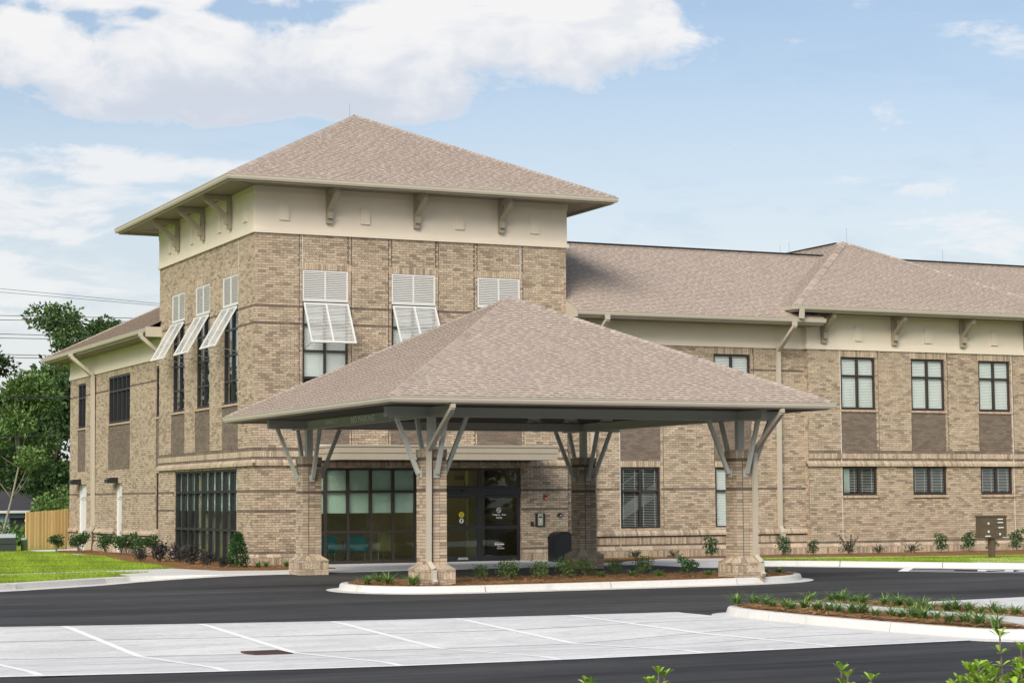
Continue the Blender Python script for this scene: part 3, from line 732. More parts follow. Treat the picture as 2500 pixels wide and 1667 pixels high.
# front shopfront glazing and automatic door
us = [19.37, 20.08, 20.78, 21.49, 22.20, 22.91, 23.62]
o = window(F_, us, [.02, .93, 2.10, 2.80], BLD, mat='glass_lobby', fwid=.075, shade=(1.5, 2.76), mw=.075)
o = window(F_, [23.63, 25.0, 26.345], [2.19, 2.80], BLD, mat='glass_lobby', fwid=.08, n=-.105)
mb = MB(); mb.lbox(F_, 23.64, 26.34, 1.99, 2.185, -.12, -.02); mb.lbox(F_, 24.25, 24.6, 2.06, 2.075, -.02, -.012)
hd = mb.build('door_header', 'black_metal', BLD)
mb = MB(); mb.lathe([(0.0, 0), (.05, .0), (.05, .03), (.02, .05), (0, .05)], 12); so_ = mb.build('door_sensor', 'black_metal', hd); so_.location = (24.42, YT-.01, 2.10)
for k, (a, b) in enumerate(((23.66, 25.0), (25.01, 26.33))):
    n = -.10 if k else -.075
    d = frame_bars(F_, [a, b], [.01, 1.98], n, n+.05, .09)
    d.lbox(F_, a+.003, b-.003, .96, 1.05, n-.001, n+.046); d.lbox(F_, a+.003, b-.003, .01, .16, n-.001, n+.045)
    do = d.build('sliding_door', 'black_metal', BLD)
    for v0, v1 in ((.15, .97), (1.04, 1.91)): m = MB(); m.lbox(F_, a+.07, b-.07, v0, v1, n+.02, n+.028); m.build('pane', 'glass_lobby', do)
    if k:
        y = YT-n-.03
        mb = MB(); dsk(mb, (25.64, y, 1.52), (1, 0, 0), (0, 0, 1), .062, .078); mb.quad((25.585, y, 1.56), (25.60, y, 1.575), (25.695, y, 1.48), (25.68, y, 1.465)); mb.quad((25.59, y+.001, 1.51), (25.67, y+.001, 1.51), (25.67, y+.001, 1.525), (25.59, y+.001, 1.525)); mb.build('no_smoking_symbol', 'label_white', do)
        text_mesh('Tobacco - Free', .072, 'label_white', 'lettering', do, (25.65, y, 1.365), (1, 0, 0), (0, 0, 1), .0015, 1, 'CENTER')
        text_mesh('Facility', .072, 'label_white', 'lettering', do, (25.65, y, 1.275), (1, 0, 0), (0, 0, 1), .0015, 1, 'CENTER')
        text_mesh('RENDINA', .068, 'label_white', 'lettering', do, (25.575, y, .475), (1, 0, 0), (0, 0, 1), .003, .8)
        text_mesh('NO SOLICITING', .034, 'label_white', 'lettering', do, (25.57, y, .36), (1, 0, 0), (0, 0, 1), .001, 1)
        text_mesh('1-866-858-5711', .028, 'label_white', 'lettering', do, (25.57, y, .415), (1, 0, 0), (0, 0, 1), .001, 1)
        mb = MB()
        for dx in (0, .033):
            for dz in (0, .033): mb.quad((25.50+dx, y-.003, .472+dz), (25.528+dx, y-.003, .472+dz), (25.528+dx, y-.003, .50+dz), (25.50+dx, y-.003, .50+dz))
        mb.quad((25.5, y-.003, .555), (25.76, y-.003, .555), (25.76, y-.003, .561), (25.5, y-.003, .561)); mb.build('company_mark', 'label_white', do)
    else:
        y = YT-n-.03
        mb = MB(); dsk(mb, (24.40, y, 1.395), (1, 0, 0), (0, 0, 1), 0, .085); mb.build('sticker', 'yellow', do)
        mb = MB()
        for z in (1.44, 1.415, 1.372, 1.35): mb.quad((24.345, y-.003, z-.006), (24.455, y-.003, z-.006), (24.455, y-.003, z+.006), (24.345, y-.003, z+.006))
        mb.build('sticker_lettering', 'black_metal', do)
        mb = MB(); dsk(mb, (24.40, y, 1.215), (1, 0, 0), (0, 0, 1), 0, .072); mb.build('sticker', 'label_white', do)
        mb = MB(); z = 1.215; mb.quad((24.40, y-.003, z+.055), (24.35, y-.003, z), (24.45, y-.003, z)); mb.quad((24.382, y-.003, z-.05), (24.418, y-.003, z-.05), (24.418, y-.003, z+.001), (24.382, y-.003, z+.001)); mb.build('arrow', 'black_metal', do)
        text_mesh('THIS DOOR TO REMAIN', .03, 'label_white', 'lettering', do, (24.28, y-.012, .095), (1, 0, 0), (0, 0, 1), .002, .95)
        text_mesh('UNLOCKED WHEN OCCUPIED', .03, 'label_white', 'lettering', do, (24.27, y-.012, .06), (1, 0, 0), (0, 0, 1), .002, .8)
text_mesh('3545', .17, 'black_metal', 'house_number', BLD, (24.19, YT+.08, 2.445), (1, 0, 0), (0, 0, 1), .006, .92)
# big glazing on the left face
us = [57.58]+[57.58+(64.31-57.58)*k/9 for k in range(1, 9)]+[64.31]
o = window(L_, us, [.05, .98, 2.13, 2.80], BLD, mat='glass_side', fwid=.08, shade=None, mw=.08, n=-.15, dep=.115, gmat='black_metal')  # black frame colour carries the sky reflection, as on the windows above
for a, b in zip(us, us[1:]): m = MB(); m.lbox(L_, a+.06, b-.06, 1.55, 2.76, -.20, -.193); m.build('roller_shade', 'shade_cloth', o)
# awning over the entrance
def awning():
    x0, x1, y0 = 19.76, 26.67, 54.0
    mb = MB(); mb.box(x0+.06, x1-.06, y0+.06, YT+.01, 3.02, 3.05); mb.box(x0+.02, x1-.02, y0+.02, YT+.01, 3.36, 3.40)
    o = mb.build('awning', 'soffit', BLD)
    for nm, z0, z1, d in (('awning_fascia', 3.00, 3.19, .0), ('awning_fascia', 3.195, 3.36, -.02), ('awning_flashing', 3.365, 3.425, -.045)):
        mb = MB(); mb.box(x0+d, x1-d, y0+d, y0+d+.05, z0, z1); mb.box(x0+d, x0+d+.05, y0+d+.05, YT-.01, z0, z1); mb.box(x1-d-.05, x1-d, y0+d+.05, YT-.01, z0, z1); mb.build(nm, 'bracket_tone_awning_shade', o)  # darker tone puts the canopy's shade into the awning colour
    mb = MB(); mb.box(x0, x1, YT-.05, YT-.012, 3.43, 3.475); mb.build('flashing', 'label_white', o)
awning()
# stucco frieze of the tower
def frieze_tower():
    mb = MB()
    mb.box(XT-.03, XR+.03, YT-.03, YK+.03, 9.72, 11.0); mb.box(XT-.075, XR+.075, YT-.075, YK+.075, 9.6, 9.72)
    o = mb.build('frieze', 'stucco', BLD)
    mb = MB(); mb.box(XT-.05, XR+.05, YT-.05, YK+.05, 10.77, 10.99); mb.build('frieze_band', 'stucco', o)
    for x in (18.61, 21.13, 24.18, 26.71):
        mb = MB(); mb.lbox(F_, x, x+.30, 9.99, 10.47, .03, .085); mb.build('panel', 'stucco', o)
    for y in (56.55, 59.12, 62.12, 64.72):
        mb = MB(); mb.lbox(L_, y, y+.30, 9.99, 10.47, .03, .085); mb.build('panel', 'stucco', o)
frieze_tower()
def bracket(W, u, zt, parent, n0=.05, reach=.82, drop=1.0, w=.17):
    mb = MB()
    mb.lbox(W, u-w/2, u+w/2, zt-drop, zt, n0, n0+.11)
    mb.lbox(W, u-w/2+.012, u+w/2-.012, zt-.15, zt-.004, n0+.105, n0+reach)
    a = .075
    mb.prism([(zt-drop+.26, n0+.10), (zt-drop+.26+.15, n0+.10), (zt-.145, n0+reach-.16), (zt-.145, n0+reach-.02), (zt-.19, n0+reach-.02)], lambda p: W(u-a, p[0], p[1]), lambda p: W(u+a, p[0], p[1]))
    mb.lbox(W, u-w/2+.006, u+w/2-.006, zt-drop+.14, zt-drop+.34, n0+.1, n0+.20)
    return mb.build('bracket', 'bracket_tone_awning_shade', parent)
for x in (20.13, 22.91, 25.70): bracket(F_, x, 10.95, BLD)
for y in (58.1, 60.93, 63.8): bracket(L_, y, 10.95, BLD)

# --- recessed front wall, bay, left wing
def low_wall(W, u0, u1, ph, upper, lower, bay=False, extra=(), dark_pairs=True, low_v=(.89, 2.83)):
    w = Wall(W, u0, u1, BLD, ph)
    for a, b in upper:
        w.open.append((a, b, 4.75, 6.47)); w.lin += [(a-.05, b+.08, 6.47, 6.7), (a-.03, b+.03, 4.66, 4.75)]
        w.pan.append((a, b, 3.38 if bay else 3.03, 4.66)); w.gro += [(b+.11, 3.38 if bay else .9, 6.7), (a-.015, 3.38 if bay else 2.83, 4.66)]
    for a, b in lower:
        w.open.append((a, b, *low_v))
        if not bay: w.lin.append((a, b, 2.83, 3.03))
        else: w.lin.append((a-.03, b+.03, low_v[0]-.10, low_v[0]))
    for e in extra: w.open.append(e)
    if bay:
        w.run(.41, 2.85); w.run(.34, .41, True, -.008); w.run(3.04, 3.11, True, -.004); w.soldier(u0, u1, 3.11, 3.29, .012); w.run(3.29, 3.38, True, -.01); w.run(3.38, 6.7)
        w.wedge(u0-.09, u1, 2.86, 3.04, .095, .085)
    else:
        w.run(.85, 2.10); w.run(2.10, 2.17, True, -.012); w.run(2.17, 5.945); w.run(5.945, 6.015, True, -.012); w.run(6.015, 6.7)
        w.wedge(u0, u1, .68, .85, .085, .07); w.run(.635, .68, True, -.01); w.soldier(u0, u1, .41, .635, .01); w.run(.36, .41, True, -.008)
        for a, b in lower: w.soldier(a, b, 2.83, 3.03)
    for a, b in upper: w.soldier(a-.05, b+.08, 6.47, 6.7)
    w.soldier(u0, u1, -.02, .22, .075); w.wedge(u0-.01, u1, .22, .34 if bay else .36, .078, .03, w=BL)
    w.finish(-.1, 6.7); fin_bricks(w)
    return w
Mw, Bw, Lw = WF(YM), WF(YB), WL(XLW)
mu = [(29.95, 31.38), (33.38, 34.76)]
low_wall(Mw, XR, XB, 3.3, mu, mu)
bu = [(38.12, 39.5), (40.95, 42.33), (43.75, 45.1), (46.6, 47.95)]
low_wall(Bw, XB, 50.0, 4.1, bu, bu, True, low_v=(1.92, 2.85))
lu = [(78.45, 79.75), (71.6, 74.78), (66.9, 68.05)]
doors = [(78.2, 79.55, .0, 2.52), (72.68, 73.62, .0, 2.52), (66.9, 68.05, .9, 2.81)]
low_wall(Lw, YK, 81.1, 5.6, lu, [], extra=doors)
mb = MB(); mb.quad((XB, YB+.002, 0), (XB, YM, 0), (XB, YM, 6.7), (XB, YB+.002, 6.7)); mb.build('wall', 'mortar', BLD)
rb = Wall(WL(XB), YB+.01, YM, BLD, 2.0); rb.run(.41, 2.85); rb.run(3.38, 6.7); rb.run(3.04, 3.38); rb.run(0, .41, False, .0); rb.finish(0, 6.7); fin_bricks(rb)
mb = MB(); mb.quad((XLW, 81.1, 0), (29, 81.1, 0), (29, 81.1, 7.6), (XLW, 81.1, 7.6)); mb.build('wall', 'mortar', BLD)
for (a, b) in mu:
    m = (a+b)/2
    o = window(Mw, [a, m, b], [4.75, 5.85, 6.47], BLD, bl=(4.8, 6.42), bt=2.2, fwid=.07); sill(Mw, a-.03, b+.03, 4.66, 4.75, o); room(Mw, a, b, 4.75, 6.47, .8, o)
    o = window(Mw, [a, m, b], [.89, 2.08, 2.83], BLD, bl=(.95, 2.78), bt=(.18 if a < 31 else 2.2), fwid=.07); r_ = room(Mw, a-.3, b+.5, .6, 2.9, 2.2, o)
    if a < 31:
        mb = MB(); mb.prism([(29.6, .55), (29.6, .95), (31.9, 2.35), (31.9, 1.9)], lambda p: (p[0], YM+1.2, p[1]), lambda p: (p[0], YM+1.3, p[1])); mb.bar((29.6, YM+1.1, 1.7), (31.9, YM+1.1, 3.1), .04); mb.build('stair_stringer', 'label_white', BLD)
for i, (a, b) in enumerate(bu):
    m = (a+b)/2
    o = window(Bw, [a, m, b], [4.75, 5.85, 6.47], BLD, bl=(4.8, 6.42), bt=2.2, fwid=.07); sill(Bw, a-.04, b+.04, 4.66, 4.75, o); room(Bw, a, b, 4.75, 6.47, .8, o)
    o = window(Bw, [a, m, b], [1.92, 2.85], BLD, bl=(1.98, 2.8), bt=.22, fwid=.07); sill(Bw, a-.04, b+.04, 1.82, 1.92, o, .06); room(Bw, a, b, 1.92, 2.85, .8, o)
    if i == 0: m2 = MB(); m2.lbox(Bw, a+.02, a+.42, 1.98, 2.8, -.22, -.215); m2.build('roller_shade', 'shade_cloth', o)
for i, (a, b) in enumerate(lu):
    n = 5 if i == 1 else 2
    o = window(Lw, [lerp(a, b, k/n) for k in range(n+1)], [4.75, 5.92, 6.47], BLD, fwid=.07, n=-.12, mat='glass_side', dep=.10, gmat='black_metal'); sill(Lw, a-.03, b+.03, 4.66, 4.75, o); room(Lw, a, b, 4.75, 6.47, 1.5, o)  # wing frames black as well, standing in for reflected sky
o = window(Lw, [66.9, 67.5, 68.05], [.9, 2.13, 2.81], BLD, n=-.09); room(Lw, 66.9, 68.05, .9, 2.81, 1.0, o)
for (a, b, c, d) in doors[:2]:
    fr = frame_bars(Lw, [a, b], [.0, 1.98, 2.52], -.13, -.06, .06); o = fr.build('door', 'door_paint', BLD)
    mb = MB(); mb.lbox(Lw, a+.05, b-.05, .02, 1.97, -.12, -.09); mb.lbox(Lw, a+.05, b-.05, 2.03, 2.47, -.12, -.10); mb.build('door_leaf', 'door_paint', o)
    mb = MB(); mb.lbox(Lw, a+.16, a+.24, .95, 1.10, -.09, -.05); mb.lbox(Lw, a+.12, a+.26, .30, .42, -.09, -.085); mb.build('handle', 'chrome', o)
    for v in (.3, 1.05, 1.75): mb = MB(); mb.lbox(Lw, b-.055, b-.03, v, v+.1, -.09, -.08); mb.build('hinge', 'bronze', o)
for W, u, v0, v1 in ((Bw, 38.095, .42, 6.7), (Bw, 45.16, .42, 6.7), (Mw, 29.93, .0, 4.6), (F_, 19.345, 8.6, 9.6), (F_, 26.375, 8.6, 9.6), (L_, 57.45, 8.6, 9.6)):
    mb = MB(); mb.lbox(W, u-.009, u+.009, v0, v1, -.02, .0125); mb.build('control_joint', 'kerb', BLD)
# stucco friezes under the lower eaves
mb = MB(); mb.lbox(Mw, XR, XB+.02, 6.86, 7.45, -.1, .03); mb.lbox(Mw, XR, XB-.03, 6.7, 6.86, -.1, .055); mb.build('frieze', 'stucco', BLD)
mb = MB(); mb.box(XB-.03, 50, YB-.03, YB+1, 6.86, 7.9); mb.box(XB-.055, 50, YB-.055, YB+1, 6.7, 6.86); bf = mb.build('frieze', 'stucco', BLD)
mb = MB(); mb.box(XB-.045, 50, YB-.045, YB+1, 7.72, 7.89); mb.build('frieze_band', 'stucco', bf)
for x in (38.68, 41.48, 44.27, 47.05): mb = MB(); mb.lbox(Bw, x, x+.28, 7.01, 7.49, .03, .085); mb.build('panel', 'stucco', bf)
for x in (37.41, 40.22, 43.04, 45.76): bracket(Bw, x, 7.88, BLD, drop=.98, reach=.72)
mb = MB(); mb.box(XLW-.03, 28, YK, 81.13, 6.86, 7.45); mb.box(XLW-.055, 28, YK, 81.155, 6.7, 6.86); mb.build('frieze', 'stucco', BLD)

# ------------------------------------------------------------------ roofs
SH = [(.478, .40, .338), (.468, .39, .328), (.455, .378, .317), (.497, .418, .356), (.44, .364, .303)]
SHD = (.25, .20, .162)
def roof_face(O, U, S, length, iv, exposure, store, seed):
    """O eave origin, U unit along the eave, S unit up the slope; iv(s) -> (a,b) along U at slope distance s"""
    r = random.Random(seed); O, U, S = Vector(O), Vector(U), Vector(S); Nn = U.cross(S)
    if Nn.z < 0: Nn = -Nn
    rows = int(length/exposure)+1
    for k in range(rows):
        s0, s1 = k*exposure, min((k+1)*exposure+.03, length)
        if s0 >= length-.02: break
        a0, b0 = iv(s0); a1, b1 = iv(s1)
        lo, hi = min(a0, a1), max(b0, b1); x = lo-r.uniform(0, .2)
        up_ = False
        while x < hi:
            up_ = not up_; w = r.uniform(.09, .21) if up_ else r.uniform(.07, .17)
            t = .016 if up_ else .005
            p = [max(x, a0), min(x+w, b0), min(x+w, b1), max(x, a1)]
            if p[1]-p[0] > .01 or p[2]-p[3] > .01:
                if p[1] < p[0]: p[0] = p[1] = (p[0]+p[1])/2
                if p[2] < p[3]: p[2] = p[3] = (p[2]+p[3])/2
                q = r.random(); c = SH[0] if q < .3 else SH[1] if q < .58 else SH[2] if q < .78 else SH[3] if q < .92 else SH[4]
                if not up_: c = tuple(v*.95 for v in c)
                kk = 1+r.uniform(-.08, .08); c = tuple(v*kk for v in c)
                top = [O+U*p[0]+S*s0+Nn*(t+.008), O+U*p[1]+S*s0+Nn*(t+.008), O+U*p[2]+S*s1+Nn*.002, O+U*p[3]+S*s1+Nn*.002]
                bot = [top[0]-Nn*(t+.006), top[1]-Nn*(t+.006)]
                store.append((top, bot, c, up_))
            x += w
def emit(store, roof, singles, name='shingle'):
    """the nearest pieces become objects, the rest one joined part"""
    cp = Vector((0, 0, CAMZ)); st = sorted(store, key=lambda e: (e[0][0]-cp).length)
    big = [e for e in st if (e[0][1]-e[0][0]).length > .09]; pick = set(id(e) for e in big[:singles])
    mb = MB()
    for e in st:
        top, bot, c, up_ = e
        vs = [tuple(v) for v in top]; v2 = [tuple(v) for v in (top[0], bot[0], bot[1], top[1], top[2], top[3])]; fs = [(0, 1, 2, 3)]; f2 = [(0, 1, 2, 3), (0, 5, 1), (3, 2, 4)]
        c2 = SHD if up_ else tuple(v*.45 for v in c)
        if id(e) in pick:
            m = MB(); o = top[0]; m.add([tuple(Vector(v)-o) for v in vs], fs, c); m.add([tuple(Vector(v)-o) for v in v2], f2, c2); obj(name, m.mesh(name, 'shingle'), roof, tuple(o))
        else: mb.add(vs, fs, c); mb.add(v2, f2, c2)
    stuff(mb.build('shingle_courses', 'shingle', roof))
def cap_line(A, B, U1, U2, roof, seed, w=.15, step=.145, separate=True, name='hip_shingle'):
    """folded cap shingles along a hip or ridge A (low) to B; U1,U2: unit directions down either roof face, square to the line"""
    r = random.Random(seed); A, B = Vector(A), Vector(B); d = (B-A); L = d.length; d /= L
    meshes = []
    upv = Vector((0, 0, 1))
    U1, U2 = Vector(U1), Vector(U2)
    for c in SH[:4]+SH[:2]:
        m = MB(); kf = r.uniform(.62, .92); c = tuple(v*kf for v in c)
        def P(s, u, t): return tuple(d*s+u*w+upv*t)
        vs = [P(0, U1, .020), tuple(upv*.045), P(0, U2, .020), P(step*1.3, U1, .004), tuple(d*step*1.3+upv*.028), P(step*1.3, U2, .004), P(0, U1, -.004), tuple(upv*.02), P(0, U2, -.004)]
        m.add(vs, [(0, 1, 4, 3), (1, 2, 5, 4), (0, 6, 7, 1), (1, 7, 8, 2), (0, 3, 6), (2, 8, 5)], c); meshes.append(m)
    n = int(L/step)
    if separate:
        ms = [m.mesh(name, 'shingle') for m in meshes]
        for i in range(n): obj(name, ms[r.randrange(6)], roof, tuple(A+d*(i*step)))
    else:
        mb = MB()
        for i in range(n):
            m = meshes[r.randrange(6)]; p = A+d*(i*step); mb.add([tuple(Vector(v)+p) for v in m.v], m.f, m.c[0])
        stuff(mb.build(name+'s', 'shingle', roof))
def ring(rect, prof, name, mat, parent, close=True):
    x0, x1, y0, y1 = rect; mb = MB(); n = len(prof)
    cor = lambda d: [(x0-d, y0-d), (x1+d, y0-d), (x1+d, y1+d), (x0-d, y1+d)]
    vs = []
    for k in range(4):
        for d, z in prof: c = cor(d)[k]; vs.append((c[0], c[1], z))
    fs = [(k*n+i, k*n+(i+1) % n, ((k+1) % 4)*n+(i+1) % n, ((k+1) % 4)*n+i) for k in range(4) for i in range(n if close else n-1)]
    mb.add(vs, fs); return mb.build(name, mat, parent)
GUT = lambda zt, h=.135: [(-.13, zt-.01), (-.12, zt-h), (-.035, zt-h), (-.012, zt-h*.62), (-.012, zt-.03), (.0, zt-.026), (.0, zt), (-.018, zt), (-.02, zt-.02), (-.11, zt-.02)]
def gutter_run(A, B, out, zt, parent, h=.135, name='gutter'):
    A, B, out = Vector((*A, 0)), Vector((*B, 0)), Vector((*out, 0)); mb = MB()
    f = lambda P: (lambda p: tuple(P+out*p[0]+Vector((0, 0, p[1]))))
    mb.prism(GUT(zt, h), f(A), f(B)); return mb.build(name, 'trim', parent)
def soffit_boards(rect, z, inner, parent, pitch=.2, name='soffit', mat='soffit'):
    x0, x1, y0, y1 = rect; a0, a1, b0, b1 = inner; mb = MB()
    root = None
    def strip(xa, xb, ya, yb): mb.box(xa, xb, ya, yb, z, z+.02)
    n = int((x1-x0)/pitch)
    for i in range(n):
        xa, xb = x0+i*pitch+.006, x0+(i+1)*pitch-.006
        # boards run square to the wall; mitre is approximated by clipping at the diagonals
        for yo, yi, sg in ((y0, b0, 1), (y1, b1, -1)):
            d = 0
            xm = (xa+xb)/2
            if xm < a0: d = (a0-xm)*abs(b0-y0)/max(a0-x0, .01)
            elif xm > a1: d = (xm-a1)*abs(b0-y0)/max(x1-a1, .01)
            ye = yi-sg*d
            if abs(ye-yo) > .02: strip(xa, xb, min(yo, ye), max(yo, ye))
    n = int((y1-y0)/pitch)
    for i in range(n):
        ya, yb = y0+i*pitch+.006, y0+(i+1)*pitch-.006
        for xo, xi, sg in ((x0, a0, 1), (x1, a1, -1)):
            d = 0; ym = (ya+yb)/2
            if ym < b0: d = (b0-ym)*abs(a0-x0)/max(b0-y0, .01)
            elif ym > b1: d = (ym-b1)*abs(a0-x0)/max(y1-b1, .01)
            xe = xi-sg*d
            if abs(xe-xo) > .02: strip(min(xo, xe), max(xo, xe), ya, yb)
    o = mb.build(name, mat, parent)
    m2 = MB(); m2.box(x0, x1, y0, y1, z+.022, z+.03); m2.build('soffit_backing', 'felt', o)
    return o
def hip_roof(rect, ze, za, parent, singles, seed, exposure=.125, faces='FLRB', sep_caps=('FL', 'FR'), apex=None, ridge=None):
    """pyramid (or hip) roof over rect; returns roof object"""
    x0, x1, y0, y1 = rect; cx, cy = apex or ((x0+x1)/2, (y0+y1)/2)
    ap0 = Vector((cx, cy, za)); ap1 = ap0.copy()
    C4 = [Vector((x0, y0, ze)), Vector((x1, y0, ze)), Vector((x1, y1, ze)), Vector((x0, y1, ze))]
    mb = MB(); mb.add([tuple(c-Vector((0, 0, .004))) for c in C4]+[tuple(ap0-Vector((0, 0, .004)))], [(0, 1, 4), (1, 2, 4), (2, 3, 4), (3, 0, 4)])
    roof = mb.build('roof', 'felt', parent); store = []
    names = 'FRBL'
    for k in range(4):
        if names[k] not in faces: continue
        A, B = C4[k], C4[(k+1) % 4]; L = (B-A).length; U = (B-A)/L; t = (ap0-A).dot(U); Sv = ap0-A-U*t; SL = Sv.length; Sv /= SL
        roof_face(A, U, Sv, SL, lambda s, L=L, t=t, SL=SL: (t*s/SL, L-(L-t)*s/SL), exposure, store, seed+k)
    emit(store, roof, singles)
    dirs = {'FL': (0, 3, 0), 'FR': (1, 0, 1), 'BR': (2, 1, 2), 'BL': (3, 2, 3)}
    for nm, (ci, f1, f2) in dirs.items():
        A = C4[ci]; d = (ap0-A).normalized(); us_ = []
        for k in (f1, f2):
            P, Q = C4[k], C4[(k+1) % 4]; U = (Q-P).normalized(); t = (ap0-P).dot(U); Sv = (ap0-P-U*t).normalized(); Nn = U.cross(Sv)
            v = d.cross(Nn).normalized(); mid = (P+Q)/2
            if v.dot(mid-A) < 0: v = -v
            us_.append(v)
        cap_line(A+d*.05, ap0, us_[0], us_[1], roof, seed+10+ci, separate=nm in sep_caps)
    return roof
def rod(x, y, z, parent, h=.45):
    mb = MB(); mb.tube([(x, y, z-.05), (x, y, z+h)], .006, 5); mb.build('lightning_rod', 'chrome', parent)
# tower roof
TR = (16.66, 29.16, 54.62, 67.6); TZ = 11.08
tr = hip_roof((TR[0]+.06, TR[1]-.06, TR[2]+.06, TR[3]-.06), TZ, 14.29, BLD, 120, 100, faces='FLRB', sep_caps=('FL',))
ring(TR, GUT(TZ, .15), 'gutter', 'trim', tr)
ring((TR[0]+.14, TR[1]-.14, TR[2]+.14, TR[3]-.14), [(.0, TZ-.2), (.012, TZ-.2), (.012, TZ-.02), (0, TZ-.02)], 'fascia', 'trim', tr)
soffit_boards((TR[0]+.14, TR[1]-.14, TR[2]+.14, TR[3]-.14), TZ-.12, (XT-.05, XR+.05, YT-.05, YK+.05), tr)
rod(22.75, 61.1, 14.25, tr)
# main wing roof (front slope), ridge at Y 60.8
EZ, EY, RY = 7.62, 55.1, 60.8; RZ = EZ+.5*(RY-EY)
def wing_roof():
    mb = MB(); d = .004
    d = .034; mb.add([(XR, EY+.06, EZ-.004), (37.0, EY+.06, EZ-.004), (37.0, 56.3, EZ-d+.5*(56.3-EY)), (62, 56.3, EZ-d+.5*(56.3-EY)), (62, RY, RZ-d), (XR-5, RY, RZ-d), (XR-5, 58, EZ+.5*(58-EY)-d), (XR, 58, EZ+.5*(58-EY)-d)], [tuple(range(8))])
    mb.add([(XR-5, RY, RZ-d), (62, RY, RZ-d), (62, 66.5, EZ), (XR-5, 66.5, EZ)], [(0, 1, 2, 3)])
    roof = mb.build('roof', 'felt', BLD); st = []
    S = Vector((0, 2, 1)).normalized(); SL = (RY-EY-.06)*math.sqrt(5)/2
    cut = (56.35-EY)*math.sqrt(5)/2
    roof_face((XR, EY+.06, EZ), (1, 0, 0), S, SL, lambda s: (0, 37.0-XR) if s < cut else (0, 62-XR), .125, st, 300)
    emit(st, roof, 0)
    cap_line((XR, RY, RZ), (62, RY, RZ), Vector((0, -2, -1)).normalized(), Vector((0, 2, -1)).normalized(), roof, 310, w=.15, separate=False, name='ridge_shingle')
    mb = MB(); mb.box(XR, 41.0, RY-.13, RY+.13, RZ+.0, RZ+.035); mb.box(43.2, 62, RY-.13, RY+.13, RZ+.0, RZ+.035); mb.build('ridge_vent', 'black_metal', roof)
    gutter_run((XR+.02, EY), (37.0, EY), (0, -1), EZ, roof)
    mb = MB(); mb.prism([(EY+.02, EZ-.205), (EY+.02, EZ-.01), (56.2, EZ+.5*(56.2-EY)-.05), (56.2, EZ-.205)], lambda p: (XR-.012, p[0], p[1]), lambda p: (XR+.004, p[0], p[1])); mb.build('eave_return', 'trim', roof)
    mb = MB(); mb.box(XR+.02, 36.97, EY+.13, EY+.15, EZ-.2, EZ-.02); mb.build('fascia', 'trim', roof)
    mb = MB()
    k = int((37-XR)/.2)
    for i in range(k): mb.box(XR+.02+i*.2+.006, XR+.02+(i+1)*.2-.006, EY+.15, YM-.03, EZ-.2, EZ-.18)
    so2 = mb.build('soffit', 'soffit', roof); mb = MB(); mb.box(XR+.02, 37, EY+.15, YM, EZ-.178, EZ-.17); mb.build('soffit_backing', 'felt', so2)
    for x in (29.2, 39.3-.0): rod(x, RY, RZ, roof)
    rod(46.0, RY, RZ, roof, .5)
    return roof
wr = wing_roof()
